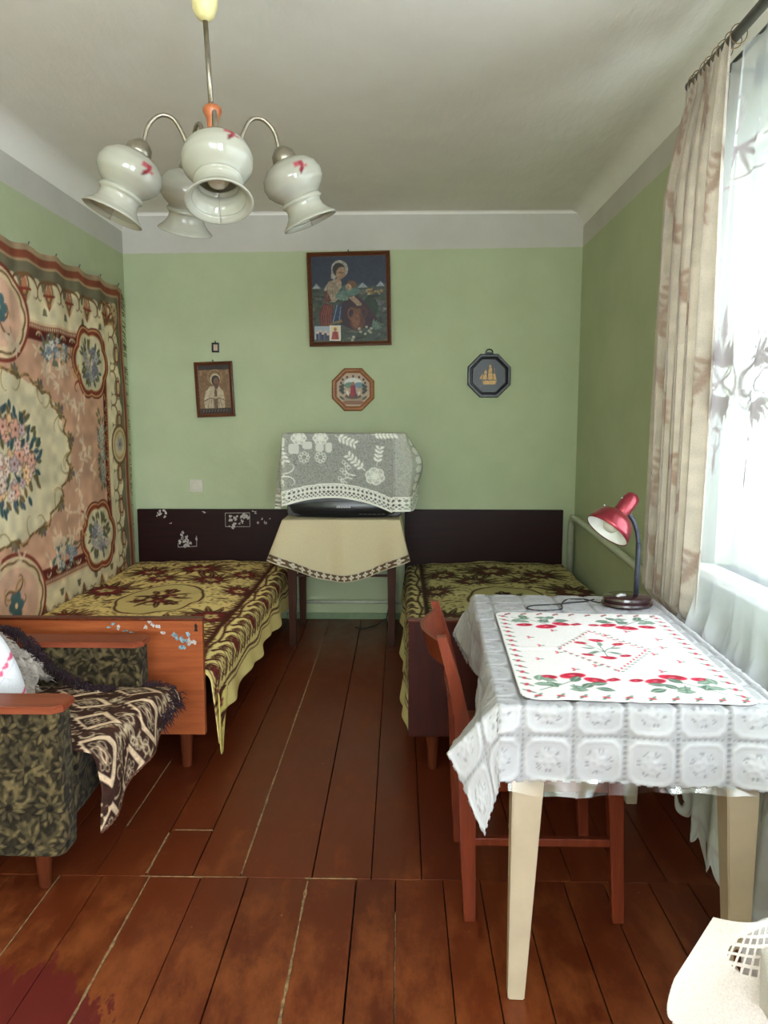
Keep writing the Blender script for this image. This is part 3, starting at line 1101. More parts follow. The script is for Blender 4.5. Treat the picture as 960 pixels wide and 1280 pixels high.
# embroidery of a seated woman with a baby and a jug
def paint_mother():
    c = Canvas(0, .50, 0, .56, .0026, (44, 58, 84))
    n = vnoise(c.nv, c.nu, 50, 9)
    c.poly([(0, .35), (.03, .385), (.07, .355), (.10, .37), (.14, .35), (.22, .33), (.30, .37), (.34, .385), (.38, .36), (.43, .365), (.46, .388), (.5, .375), (.5, 0), (0, 0)], (78, 92, 84))
    for x, y, s in ((.03, .372, .03), (.34, .372, .035), (.46, .378, .03), (.10, .362, .02)):
        c.poly([(x - s, y - .02), (x, y + .015), (x + s, y - .02)], (188, 194, 200))
    q = random.Random(3)
    for i in range(260):
        x, y = q.random() * .5, q.random() * .34
        cc = q.choice([(62, 78, 50), (44, 58, 44), (90, 98, 70), (38, 46, 40), (110, 104, 84), (72, 90, 74), (128, 124, 112)])
        c.ell(x, y, q.uniform(.008, .03), q.uniform(.004, .012), cc, a=.8)
    for i in range(40):
        c.ell(.36 + q.random() * .12, .325 + q.uniform(-.02, .02) + 0, .008, .004, q.choice([(200, 150, 90), (214, 190, 140), (150, 120, 70)]))
    for i in range(30):
        c.ell(q.uniform(.34, .49), q.uniform(.20, .27), .02, .008, q.choice([(150, 150, 158), (120, 116, 120), (96, 104, 90)]))
    c.leaf(.36, .21, 1.3, .10, .05, (40, 66, 44)); c.leaf(.42, .16, 1.7, .14, .06, (44, 72, 50))
    # draped red shawl, plum skirt, blue and green apron
    c.poly([(.05, .10), (.04, .20), (.08, .26), (.14, .24), (.13, .13), (.10, .09)], (120, 46, 36))
    for k in range(5): c.line([(.06 + k * .015, .11), (.055 + k * .016, .17), (.08 + k * .012, .24)], .006, (168, 84, 62))
    c.poly([(.18, .12), (.19, .24), (.24, .30), (.30, .30), (.36, .25), (.44, .13), (.38, .09), (.26, .08)], (62, 28, 46))
    c.poly([(.26, .29), (.31, .295), (.37, .24), (.44, .14), (.35, .18)], (76, 34, 54))
    c.poly([(.12, .12), (.15, .23), (.20, .25), (.19, .15), (.16, .11)], (44, 66, 104))
    c.line([(.135, .13), (.165, .24)], .007, (150, 166, 184)); c.line([(.175, .13), (.19, .23)], .007, (128, 150, 176))
    c.poly([(.10, .11), (.20, .13), (.19, .15), (.12, .125)], (150, 124, 84))
    # blouse
    c.poly([(.09, .27), (.085, .34), (.11, .395), (.16, .41), (.20, .39), (.20, .31), (.15, .26)], (206, 184, 156))
    c.poly([(.085, .26), (.08, .33), (.10, .34), (.13, .27)], (116, 58, 44))
    for k in range(5): c.line([(.11 + k * .012, .39), (.10 + k * .02, .29)], .004, (160, 128, 104))
    # head with white scarf
    c.ell(.19, .475, .056, .058, (216, 206, 190), .5)
    c.poly([(.135, .47), (.13, .42), (.155, .40), (.17, .45)], (214, 204, 188))
    c.ell(.185, .470, .042, .046, (46, 32, 26), .3)
    c.ell(.197, .450, .032, .041, (206, 164, 128), -.35)
    c.poly([(.165, .42), (.19, .41), (.20, .395), (.16, .39)], (196, 152, 118))
    c.line([(.186, .457), (.198, .452)], .004, (70, 44, 34)); c.line([(.207, .453), (.215, .452)], .004, (70, 44, 34))
    c.line([(.205, .447), (.207, .437)], .003, (150, 104, 80)); c.line([(.198, .427), (.207, .426)], .004, (150, 60, 50))
    # baby in pale green wrap
    c.ell(.245, .345, .065, .035, (84, 118, 108), .35); c.ell(.24, .318, .085, .026, (112, 146, 134), .2)
    c.ell(.265, .375, .032, .026, (140, 96, 62)); c.ell(.245, .358, .020, .022, (214, 174, 140))
    c.ell(.20, .29, .045, .018, (140, 168, 152), -.2)
    c.poly([(.24, .29), (.28, .30), (.33, .25), (.33, .235), (.30, .235), (.26, .275)], (212, 176, 144))
    # jug with handles
    c.ell(.30, .135, .052, .062, (120, 66, 48)); c.ell(.29, .14, .028, .05, (158, 98, 68)); c.poly([(.275, .18), (.27, .225), (.325, .225), (.32, .18)], (142, 86, 60))
    c.ell(.298, .225, .028, .008, (90, 50, 36)); c.ring(.26, .185, .022, .035, .008, (150, 96, 66)); c.ring(.345, .19, .018, .03, .007, (110, 62, 44))
    for x, y in ((.36, .095), (.375, .07), (.39, .085), (.27, .03), (.262, .012), (.35, .05), (.32, .065), (.385, .06), (.31, .085)):
        c.ell(x, y, .010, .009, (214, 208, 180))
    for k in range(5): c.leaf(.40, .08, .2 + k * .3, .07, .018, (120, 148, 128))
    c.C *= (.60 + .24 * n)[..., None]
    return c


TILT = Matrix.Rotation(math.radians(0), 4, 'Y')
t = thing('framed_embroidery', 'largest picture: brown framed embroidery of a seated woman with baby and jug', 'picture', (-.335, YB, 1.89))
c = paint_mother()
canvas_obj(c, -.61 + .025, 1.925, YB - .014, t)
bm = bmesh.new(); picture_frame(bm, -.612, -.058, 1.898, 2.510, YB - .002, .028, .024); obj('frame', bm, M['frame'], t, angle=30)
bm = bmesh.new(); hook(bm, -.335, 2.512, YB); obj('nail', bm, M['rod'], t)
t.rotation_euler = (math.radians(1.5), math.radians(-1.2), 0)
t.location.y -= .006


def paint_icon_card(kind):
    c = Canvas(0, .075 if kind else .10, 0, .10, .002, (150, 160, 170) if not kind else (206, 190, 170))
    if kind:
        c.ell(.038, .078, .016, .016, (210, 180, 110)); c.ell(.038, .074, .010, .012, (150, 100, 70))
        c.poly([(.02, .06), (.056, .06), (.064, .008), (.012, .008)], (150, 40, 34)); c.line([(.038, .06), (.05, .01)], .005, (90, 20, 24))
        c.frame(0, .075, 0, .10, .006, (226, 216, 200))
    else:
        for i, (x, h) in enumerate(((.02, .05), (.04, .06), (.055, .045), (.075, .055), (.09, .04))):
            c.rect(x - .009, x + .009, 0, h, [(34, 36, 60), (40, 50, 90), (30, 30, 34), (50, 44, 80), (34, 40, 60)][i]); c.ell(x, h + .008, .008, .009, (200, 170, 140))
        c.rect(0, .1, .0, .012, (70, 60, 50))
    return c


t = thing('small_print', 'small blue print of several figures tucked in the embroidery frame corner', 'card', (-.53, YB - .036, 1.93), group=None)
canvas_obj(paint_icon_card(0), -.578, 1.926, YB - .037, t, 'printed_face', 'printed_face')
bm = bmesh.new(); box(bm, (-.578, YB - .0365, 1.926), (-.478, YB - .0350, 2.026)); obj('backing_card', bm, M['whitep'], t)
t = thing('small_print', 'small print of a red-robed figure tucked beside the blue print', 'card', (-.44, YB - .036, 1.93), group=None)
canvas_obj(paint_icon_card(1), -.476, 1.930, YB - .0395, t, 'printed_face', 'printed_face')
bm = bmesh.new(); box(bm, (-.476, YB - .039, 1.930), (-.401, YB - .0375, 2.030)); obj('backing_card', bm, M['whitep'], t)


# praying figure icon
def paint_icon():
    c = Canvas(0, .216, 0, .335, .0022, (120, 90, 58))
    n = vnoise(c.nv, c.nu, 30, 12)
    c.rect(0, .216, .295, .335, (40, 28, 26)); c.rect(0, .216, 0, .035, (40, 30, 26))
    for k in range(9): c.line([(.02 + k * .02, .010), (.026 + k * .02, .026)], .004, (120, 96, 70))
    c.ring(.115, .245, .048, .050, .004, (160, 130, 84))
    c.ell(.02, .275, .008, .016, (150, 116, 78)); c.ell(.195, .275, .008, .016, (150, 116, 78))
    c.poly([(.035, .036), (.03, .09), (.045, .15), (.08, .185), (.135, .185), (.165, .15), (.175, .09), (.17, .036)], (176, 160, 132))
    for k in range(6): c.line([(.055 + k * .02, .04), (.07 + k * .014, .10)], .004, (120, 100, 76))
    c.line([(.03, .085), (.075, .105), (.11, .095), (.14, .105), (.175, .085)], .005, (84, 62, 44))
    c.ell(.115, .23, .035, .040, (186, 170, 142)); c.ell(.118, .222, .028, .035, (44, 30, 26)); c.ell(.122, .216, .019, .026, (112, 78, 56))
    c.ell(.12, .185, .014, .02, (90, 62, 46)); c.leaf(.108, .11, 1.45, .06, .016, (120, 86, 62)); c.leaf(.118, .11, 1.65, .06, .016, (104, 74, 54))
    c.rect(.10, .125, .036, .10, (104, 80, 58))
    c.C *= (.88 + .24 * n)[..., None]
    return c


t = thing('framed_icon', 'narrow brown framed icon of a veiled praying figure', 'picture', (-1.262, YB, 1.42))
canvas_obj(paint_icon(), -1.392 + .022, 1.445, YB - .012, t, 'icon_panel')
bm = bmesh.new(); picture_frame(bm, -1.392, -1.132, 1.421, 1.794, YB - .002, .024, .020); obj('frame', bm, M['frame'], t, angle=30)
bm = bmesh.new(); hook(bm, -1.262, 1.795, YB); obj('nail', bm, M['rod'], t)
t.rotation_euler = (math.radians(1.0), math.radians(-2.0), 0); t.location.y -= .005

t = thing('framed_miniature', 'tiny dark framed miniature hanging above the praying icon', 'picture', (-1.258, YB, 1.857))
bm = bmesh.new(); picture_frame(bm, -1.283, -1.233, 1.857, 1.921, YB - .001, .011, .010); obj('frame', bm, M['ebony'], t)
bm = bmesh.new(); box(bm, (-1.274, YB - .005, 1.866), (-1.242, YB - .002, 1.912)); mini = obj('picture_panel', bm, plain('pink_grey_print', rgb(190, 170, 150), .5), t)
bm = bmesh.new(); hook(bm, -1.258, 1.922, YB); obj('nail', bm, M['rod'], t)


def octagon(cx, cz, r, rot=PI / 8):
    return [(cx + r * math.cos(rot + k * PI / 4), cz + r * math.sin(rot + k * PI / 4)) for k in range(8)]


def oct_frame(bm, cx, cz, prof, y):
    rings = []
    for r, d in prof:
        rings.append([bm.verts.new((x, y - d, z)) for x, z in octagon(cx, cz, r)])
    for i in range(len(rings) - 1):
        for k in range(8):
            bm.faces.new((rings[i][k], rings[i][(k + 1) % 8], rings[i + 1][(k + 1) % 8], rings[i + 1][k]))
    return rings


t = thing('octagonal_picture', 'octagonal wood framed picture of a red-robed figure, middle of the wall', 'picture', (-.321, YB, 1.46))
bm = bmesh.new(); oct_frame(bm, -.321, 1.605, [(.152, 0), (.156, .014), (.148, .022), (.132, .020), (.124, .012), (.120, .012), (.118, 0)], YB - .002); obj('frame', bm, M['frame2'], t)
c = Canvas(-.125, .125, -.125, .125, .0026, (176, 152, 128))
c.ell(0, .045, .06, .035, (206, 206, 196)); c.ell(-.02, .03, .04, .02, (96, 124, 104)); c.ell(.04, .03, .035, .02, (104, 130, 140))
c.ell(0, -.06, .075, .02, (150, 130, 110)); c.rect(-.07, .07, -.10, -.075, (130, 88, 60)); c.ell(0, -.045, .055, .018, (84, 66, 46))
for k in range(7): c.ell(.082 * math.cos(PI * k / 6), .045 + .045 * math.sin(PI * k / 6), .007, .009, (60, 38, 30))
for s in (-1, 1):
    for k in range(7): c.flower(s * (.07 + .008 * (k % 3)), -.02 + .008 * k, .013, (50, 58, 44), (30, 34, 30))
    c.leaf(s * .06, -.07, PI / 2 - s * .9, .045, .016, (60, 76, 52))
c.poly([(-.016, .03), (.014, .03), (.024, -.045), (-.020, -.045)], (150, 32, 44)); c.line([(.004, .03), (.018, -.045)], .006, (44, 50, 90))
c.ell(0, .042, .010, .012, (150, 104, 80)); c.leaf(-.03, -.045, 1.9, .045, .014, (214, 206, 190)); c.leaf(.032, -.045, 1.2, .04, .014, (200, 192, 176))
octm = (np.maximum(np.maximum(np.abs(c.X), np.abs(c.Y)), (np.abs(c.X) + np.abs(c.Y)) * .7071) < .118)
grid_obj('picture_panel', np.stack([-.321 + c.X, np.full_like(c.X, YB - .011), 1.605 + c.Y], -1), c.col4(), M['print'], t, keep=octm[:-1, :-1])

t = thing('ship_plaque', 'black octagonal plaque with a gold sailing ship, right on the wall', 'plaque', (.602, YB, 1.55))
bm = bmesh.new(); rg = oct_frame(bm, .602, 1.697, [(.155, 0), (.158, .012), (.152, .020), (.138, .020), (.132, .012), (.124, .014), (.118, .010)], YB - .001); bm.faces.new(rg[-1]); obj('plaque_body', bm, M['ebony'], t, angle=20)
bm = bmesh.new()
tf = lambda: Matrix.Translation((.602, YB - .010, 1.697)) @ Matrix.Rotation(PI / 2, 4, 'X')
for pts, th in (([(-.046, -.034), (.052, -.032), (.044, -.058), (-.036, -.058)], .012),
                ([(-.046, -.026), (-.014, -.024), (-.018, .010), (-.037, .008)], .011),
                ([(-.036, .013), (-.015, .015), (-.017, .036), (-.030, .034)], .010),
                ([(-.010, -.026), (.024, -.026), (.021, .017), (-.007, .018)], .015),
                ([(-.007, .022), (.020, .021), (.017, .050), (-.003, .051)], .014),
                ([(-.002, .055), (.014, .054), (.011, .071), (.001, .072)], .011),
                ([(.028, -.026), (.050, -.028), (.042, .012), (.027, .016)], .011),
                ([(-.050, -.026), (-.066, -.018), (-.041, .018)], .008)):
    prism(bm, pts, th, tf(), .002)
for xx in (-.025, .008, .036): tube(bm, [(.602 + xx, YB - .018, 1.64), (.602 + xx, YB - .018, 1.772 - abs(xx - .008) * .9)], .0018, 5)
obj('ship_relief', bm, M['gold'], t)
bm = bmesh.new(); prism(bm, [(-.06, -.056), (.06, -.056), (.05, -.075), (-.055, -.078)], .007, tf(), .002); obj('sea_relief', bm, M['ebony'], t)
bm = bmesh.new()
tube(bm, [(.602 + .022 * math.cos(a), YB - .010, 1.856 + .018 * math.sin(a)) for a in [PI * k / 8 for k in range(-1, 10)]], .0045, 6)
box(bm, (.575, YB - .014, 1.845), (.629, YB - .004, 1.856), .002)
obj('hanging_ring', bm, M['ebony'], t)


# ------------------------------------------------------------------ beds
def panel_shape(bm, x0, x1, y0, y1, z0, z1, r=.004):
    box(bm, (x0, y0, z0), (x1, y1, z1), r)


M['label_g'] = plain('torn_paper_grey', rgb(190, 180, 176), .8, var=.3, scale=120)
M['label_b'] = plain('torn_sticker_blue', rgb(124, 150, 164), .6, var=.35, scale=90)


def scrap(parent, x, z, y, w, h, m, seed, holes=True):
    """torn remains of a sticker: ragged flat flakes"""
    q = random.Random(seed)
    bm = bmesh.new()
    n = max(2, int(w * h / .0004))
    for i in range(min(n, 14)):
        cx, cz = x + (q.random() - .5) * w, z + (q.random() - .5) * h
        k = q.randint(5, 8)
        pts = [(cx + math.cos(2 * PI * j / k) * q.uniform(.25, 1) * min(w, .05) * .30, cz + math.sin(2 * PI * j / k) * q.uniform(.25, 1) * min(h, .05) * .34) for j in range(k)]
        vs0 = [bm.verts.new((px, y, pz)) for px, pz in pts]
        vs1 = [bm.verts.new((px, y - .0008 - .0001 * i, pz)) for px, pz in pts]
        bm.faces.new(vs1)
        for j in range(k): bm.faces.new((vs0[j], vs0[(j + 1) % k], vs1[(j + 1) % k], vs1[j]))
    obj('sticker_scrap', bm, M[m], parent, kind='stuff')


def bed(x0, x1, label, foot_mat, yf=2.86, rail=True):
    t = thing('bed', label, 'bed', ((x0 + x1) / 2, 4.0, 0))
    bm = bmesh.new(); box(bm, (x0, 5.145, .17), (x1, 5.185, .785), .004); hb = obj('headboard', bm, M['mahog'], t)
    bm = bmesh.new(); box(bm, (x0, yf, .150), (x1, yf + .030, .622), .004); fb = obj('footboard', bm, M[foot_mat], t)
    bm = bmesh.new(); box(bm, (x0 - .003, yf - .004, .617), (x1 + .003, yf + .034, .628), .003); obj('edge_strip', bm, M['legwood'], fb)
    for x in (x0 + .03, x1 - .055):
        bm = bmesh.new(); box(bm, (x, yf + .03, .20), (x + .025, 5.145, .33), .003); obj('side_rail', bm, M['mahog'], t)
    for x in (x0 + .10, x1 - .09):
        for y in (yf + .045, 5.11):
            bm = bmesh.new(); lathe(bm, [(.017, 0), (.019, .004), (.027, .15), (.027, .20)], (x, y, 0), seg=16, cap=True)
            obj('leg', bm, M['legwood'], t, angle=50)
    bm = bmesh.new(); box(bm, (x0 + .05, yf + .035, .26), (x1 - .06, 5.14, .375), .03, 3); obj('mattress', bm, M['linen'], t, angle=60)
    return t, hb, fb


tl, hbl, fbl = bed(-1.825, -.775, 'left single bed with worn orange-brown footboard and dark sticker-marked headboard', 'walnut')
tr_, hbr, fbr = bed(.035, 1.122, 'right single bed with plain dark headboard, behind the white table', 'mahog_z')
for i, (x, z, w, h) in enumerate([(-1.69, .75, .03, .03), (-1.645, .755, .05, .05), (-1.60, .68, .03, .02), (-1.47, .555, .13, .06), (-1.50, .60, .06, .05), (-1.37, .765, .06, .02),
                                  (-1.09, .72, .09, .07), (-1.17, .70, .06, .09), (-1.00, .765, .07, .02), (-.98, .70, .04, .03), (-.94, .70, .03, .05), (-.90, .72, .02, .02)]):
    scrap(hbl, x, z, 5.1449, w, h, 'label_g', i)
bm = bmesh.new()
for a, b in (((-1.545, .520), (-1.415, .526)), ((-1.415, .526), (-1.415, .60)), ((-1.545, .520), (-1.545, .545))):
    tube(bm, [(a[0], 5.1447, a[1]), (b[0], 5.1447, b[1])], .0022, 5)
for a, b in (((-1.21, .665), (-1.04, .665)), ((-1.21, .665), (-1.21, .76)), ((-1.04, .665), (-1.04, .76)), ((-1.21, .76), (-1.04, .762))):
    tube(bm, [(a[0], 5.1447, a[1]), (b[0], 5.1447, b[1])], .0018, 5)
obj('sticker_outline', bm, M['label_g'], hbl, kind='stuff')
for i, (x, z, w, h, m) in enumerate([(-1.145, .594, .045, .02, 'label_b'), (-1.10, .585, .03, .04, 'label_g'), (-1.08, .575, .05, .012, 'label_b'), (-.985, .596, .035, .045, 'label_g'), (-.95, .580, .05, .03, 'label_g'),
                                     (-.86, .535, .06, .055, 'label_b'), (-.845, .525, .04, .03, 'label_b'), (-.81, .535, .04, .04, 'label_g')]):
    scrap(fbl, x, z, 2.8599, w, h, m, 50 + i)
scrap(fbl, -.855, .40, 2.8599, .02, .035, 'label_g', 99) if False else None
bm = bmesh.new(); prism(bm, [(-.008, 0), (.008, 0), (.005, .012), (.007, .022), (0, .034), (-.006, .024), (-.004, .012)], .001, Matrix.Translation((-.800, 2.8605, .575)) @ Matrix.Rotation(PI / 2, 4, 'X')); obj('keyhole_mark', bm, M['dark'], fbl)


# ------------------------------------------------------------------ bedspreads
def paint_spread(w, l, hang, base, dark, red, edge_x):
    """x: 0 at the wall .. w at the mattress edge .. w+hang at the hem; y: 0 foot .. l head"""
    c = Canvas(0, w + hang, 0, l, .0062, base)
    n = vnoise(c.nv, c.nu, 160, 31); n3 = vnoise(c.nv, c.nu, 70, 32)
    sp = (np.clip((n - .60) * 6, 0, 1) * .5)[..., None]
    c.C = c.C * (1 - sp) + np.array(dark) / 255 * .9 * sp + 0 * c.C
    cx, cy = w * .49, l * .50
    gold = tuple(int(v * .86) for v in base)
    q = random.Random(4)

    def bloom(x, y, r, ang, seed):
        k = random.Random(seed)
        for j in range(7):
            a = ang + (j - 3) * .42
            c.leaf(x, y, a, r * 2.2, r * .42, dark, gold)
            c.leaf(x, y, a + PI, r * 1.6, r * .34, dark, gold)
        c.flower(x, y, r, red, gold, 6, ang, dark)
        c.flower(x, y, r * .5, gold, dark, 5, ang + .4)
    for i, (fx, fy, a) in enumerate([(.20, .13, .6), (.5, .10, 0), (.80, .13, 2.4), (.14, .34, 1.2), (.84, .34, 1.9), (.12, .60, 1.6), (.86, .60, 1.4), (.22, .82, 2.6), (.5, .86, 0), (.80, .80, .5),
                                     (.32, .25, 2.2), (.66, .25, .9), (.34, .73, .8), (.64, .72, 2.2)]):
        bloom(w * fx, l * fy, .075 + .02 * (i % 3), a, i)
    for i in range(70):
        x, y = q.uniform(.03, w - .08), q.uniform(.08, l - .05)
        if ((x - cx) / .24) ** 2 + ((y - cy) / .33) ** 2 > 1.1:
            c.leaf(x, y, q.random() * 6.3, .09, .024, dark, gold)
    # oval medallion
    c.lobed(cx, cy, .235, .325, tuple(int(v * .95) for v in base), 8, .05)
    c.lobed(cx, cy, .225, .315, dark, 8, .05)
    c.lobed(cx, cy, .212, .300, tuple(int(v * .92) for v in base), 8, .05)
    c.put((slice(None), slice(None)), np.where(((c.X - cx) / .20) ** 2 + ((c.Y - cy) / .28) ** 2 < 1, -1, 1) * 1.0, dark, a=1) if False else None
    for i in range(9):
        a = i * .7
        c.flower(cx + .09 * math.cos(a) * (i % 3) * .6, cy + .13 * math.sin(a) * (i % 3) * .6, .045, red if i % 2 else dark, gold, 5, a, dark)
        c.leaf(cx + .05 * math.cos(a), cy + .07 * math.sin(a), a, .13, .035, dark, gold)
        c.scroll(cx + .08 * math.cos(a), cy + .1 * math.sin(a), a, .12, .010, dark, (-1) ** i)

    def border(pos, length, orient, o0=0.0):
        """pos(s,t): s along, t outwards from the start of the border"""
        pt = lambda s, t: (pos + t, s) if orient == 'x' else (s, pos - t)
        s = o0
        c.line([pt(o0, .02), pt(length, .02)], .022, dark)
        k = 0
        while s < length:
            c.poly([pt(s, -.03), pt(s + .016, .012), pt(s - .016, .012)], dark)
            s += .034
    border(w - .10, l, 'x')
    # hanging border: scrolls and rosettes between dark lines
    x0 = w - .045
    c.rect(x0, w + hang, 0, l, tuple(int(v * 1.02) if v < 245 else v for v in base))
    c.rect(w + .15, w + hang, 0, l, tuple(min(250, int(v * 1.04)) for v in base))
    s = .0
    k = 0
    while s < l:
        c.scroll(x0 + .01, s, 1.2, .22, .018, dark, -1); c.scroll(x0 + .14, s + .02, PI - 1.2, .20, .014, dark, 1)
        c.leaf(x0 + .02, s + .05, .9, .12, .034, dark, gold); c.leaf(x0 + .15, s + .07, 2.3, .11, .03, dark, gold)
        c.flower(x0 + .085, s + .085, .036, red if k % 3 == 0 else gold, dark, 6, .4, dark)
        c.ring(x0 + .085, s + .085, .05, .06, .006, dark)
        s += .13
        k += 1
    for xx, ww in ((x0 - .004, .012), (w + .125, .012), (w + .15, .006)):
        pts = [(xx + .010 * math.sin(j * .42), l * j / 90) for j in range(91)]
        c.line(pts, ww, dark)
    c.line([(0, .05), (w, .05)], .02, dark)
    c.line([(0, l - .05), (w, l - .05)], .02, dark)
    for y in (.08, l - .09):
        for k in range(26): c.scroll(k * w / 25, y, 0, .05, .008, dark, (-1) ** k)
    return c


M['spread'] = painted('woven_cotton_spread', .9, 240, .6, sheen=.0, spec=.15)


def bedspread(label, xin, sgn, w, y0, l, ztop, hang, base, dark, red, hemz, mirror_hang_in=0.0, seed=0):
    """xin: inner start of the cloth; sgn: direction towards the hanging edge"""
    c = paint_spread(w, l, hang, base, dark, red, 0)
    S, T = c.X, c.Y
    r = .055
    n1 = vnoise(c.nv, c.nu, 7, 41 + seed); n2 = vnoise(c.nv, c.nu, 26, 42 + seed)
    f = w - .03
    ov = np.clip(S - f, 0, 9)
    arc = np.clip(ov / (r * PI / 2), 0, 1)
    down = np.clip(ov - r * PI / 2, 0, 9)
    hfac = (ztop - hemz(T / l)) / (hang + .03 - r * PI / 2 + r)
    wave = np.sin(T * 21 + seed + 2 * n1) * .5 + np.sin(T * 9.3 + seed) * .5
    ax = np.minimum(S, f) + r * np.sin(arc * PI / 2) + down * .10 + wave * .020 * np.clip(down / .2, 0, 1)
    z = ztop - r * (1 - np.cos(arc * PI / 2)) - down * hfac
    dome = .022 * np.sin(np.clip(S / f, 0, 1) * PI) ** .6
    head = np.clip((T - l + .45) / .3, 0, 1) * .0
    zz = z + (dome + head + (n1 - .5) * .016 + (n2 - .5) * .010) * (1 - arc) + .035 * np.clip((T / l - .05), 0, 1) * 0
    # sinks towards the foot end
    zz = zz - .035 * np.clip(.35 - T / l, 0, 1) * (1 - arc)
    P = np.stack([xin + sgn * ax, y0 + T, zz], -1)
    return c, P


hem_l = lambda t: .175 - .05 * np.clip(t - .7, 0, 1) - .10 * np.clip((.06 - t) / .06, 0, 1) ** 2 + .015 * np.sin(t * 26)
c, P = bedspread('', -1.83, 1, 1.05, 2.90, 2.235, .402, .24, (246, 220, 148), (84, 40, 28), (128, 46, 46), hem_l)
o = grid_obj('bedspread', P, c.col4(), M['spread'], origin=(-1.3, 4.0, .2), label='bright yellow and maroon floral bedspread on the left bed, hanging to the floor side', cat='bedspread')
solid(o, .004, 0)
# twisted corner tail beside the footboard
cc = Canvas(0, .13, 0, .26, .0062, (228, 208, 124))
for k in range(5):
    cc.leaf(.065, .05 + k * .045, 1.2 - .5 * (k % 3), .08, .022, (72, 36, 26)); cc.flower(.05 + .03 * (k % 2), .05 + k * .05, .022, (140, 60, 60), (228, 208, 124), 5, k, (72, 36, 26))
u = cc.X / .13; v = cc.Y / .26
wdt = .016 + .075 * v ** .7
P2 = np.stack([-.735 + .012 * np.sin(u * 6 + v * 2) * v + .012, 2.915 + (u - .5) * wdt * 1.6 + .04 * (1 - v) * 0, .050 + .27 * v], -1)
tail = grid_obj('corner_tail', P2, cc.col4(), M['spread'], o)
solid(tail, .004, 0)

# right bed: spread hangs on the aisle side (towards -x)
hem_r = lambda t: .16 + .015 * np.sin(t * 30)
c, P = bedspread('', 1.122, -1, 1.06, 2.90, 2.235, .402, .24, (188, 178, 124), (56, 38, 28), (84, 44, 36), hem_r, seed=5)
o = grid_obj('bedspread', P, c.col4(), M['spread'], origin=(.6, 4.0, .2), label='olive-toned floral bedspread on the right bed, partly behind the white table', cat='bedspread')
solid(o, .004, 0)

# ------------------------------------------------------------------ television, its table and cloths
TX0, TX1, TY0, TY1, TZ = -.70, -.015, 4.53, 5.07, .795
t = thing('television_table', 'brown wooden side table with tapering legs under the television', 'table', ((TX0 + TX1) / 2, (TY0 + TY1) / 2, 0))
bm = bmesh.new(); box(bm, (TX0, TY0, TZ - .022), (TX1, TY1, TZ), .004); obj('tabletop', bm, M['tvwood'], t)
bm = bmesh.new()
box(bm, (TX0 + .05, TY0 + .035, TZ - .36), (TX1 - .05, TY0 + .055, TZ - .345), .003)
obj('front_rail', bm, M['tvwood'], t)
for a, b in (((TX0 + .03, TY0 + .03), (TX1 - .03, TY0 + .05)), ((TX0 + .03, TY1 - .05), (TX1 - .03, TY1 - .03)), ((TX0 + .03, TY0 + .05), (TX0 + .05, TY1 - .05)), ((TX1 - .05, TY0 + .05), (TX1 - .03, TY1 - .05))):
    bm = bmesh.new(); box(bm, (a[0], a[1], TZ - .11), (b[0], b[1], TZ - .022), .002); obj('apron', bm, M['tvwood'], t)
for i, (x, y) in enumerate(((TX0 + .035, TY0 + .03), (TX1 - .035, TY0 + .03), (TX0 + .035, TY1 - .03), (TX1 - .035, TY1 - .03))):
    w0, w1 = .019, .030
    bm = bmesh.new()
    hexa(bm, [(x - w0, y - w0, 0), (x + w0, y - w0, 0), (x + w0, y + w0, 0), (x - w0, y + w0, 0)], [(x - w1, y - w1, TZ - .022), (x + w1, y - w1, TZ - .022), (x + w1, y + w1, TZ - .022), (x - w1, y + w1, TZ - .022)], .003)
    obj('leg', bm, M['tvwood'], t)


def skirt(name, x0, x1, y0, y1, z, L, flare, wavef, paint, mt, step, parent, label=None, cat=None, rc=.02, lmax=.5, back=True, folds=.012):
    """cloth over a box: flat top plus a draped skirt round the left, front and right sides.
    L(s): drop length, flare(s): outward lean, s in metres along left->front->right"""
    wx, wy = x1 - x0, y1 - y0
    tot = wy + wx + wy
    ns = int(tot / step) + 1
    s = np.linspace(0, tot, ns)
    px = np.where(s < wy, x0, np.where(s < wy + wx, x0 + s - wy, x1))
    py = np.where(s < wy, y1 - s, np.where(s < wy + wx, y0, y0 + (s - wy - wx)))
    # smoothed outward normals
    nx = np.where(s < wy, -1.0, np.where(s < wy + wx, 0.0, 1.0)); ny = np.where((s >= wy) & (s < wy + wx), -1.0, 0.0)
    k = np.hanning(int(.14 / step) * 2 + 3); k /= k.sum()
    pad = len(k) // 2
    sm = lambda a: np.convolve(np.pad(a, pad, 'edge'), k, 'valid')
    nx, ny = sm(nx), sm(ny)
    ll = np.hypot(nx, ny); nx, ny = nx / ll, ny / ll
    Ls = L(s)
    nd = int(lmax / step) + 1
    q = np.linspace(0, 1, nd)[:, None]
    D = q * Ls[None, :]
    fl = flare(s)[None, :]
    rr = .012
    drop = np.where(D < rr, D * D / (2 * rr), D - rr / 2)
    outw = rr * np.clip(D / rr, 0, 1) + fl * D + folds * wavef(s)[None, :] * np.clip(D / .25, 0, 1)
    X = px[None, :] + nx[None, :] * outw
    Y = py[None, :] + ny[None, :] * outw
    Z = z - drop * np.sqrt(np.clip(1 - fl ** 2 * .6, .2, 1))
    c = paint(s, Ls, nd, tot, q)
    P = np.stack([X, Y, Z], -1)
    return P, c, (s, Ls, q)


M['linen_tv'] = painted('cream_linen', .9, 300, .3, spec=.15)
M['lace'] = painted('net_lace', .9, 0, .2, alpha=True, spec=.1)


def hem_tv(s):
    # table: left side 0-.54, front .54-1.225, right 1.225-1.765
    x = (s - .54) / .685
    f = .385 - .13 * (2 * (x - .5)) ** 2
    side = np.where(s < .54, .255 + .0 * s, .255)
    return np.where((x >= 0) & (x <= 1), f, side)


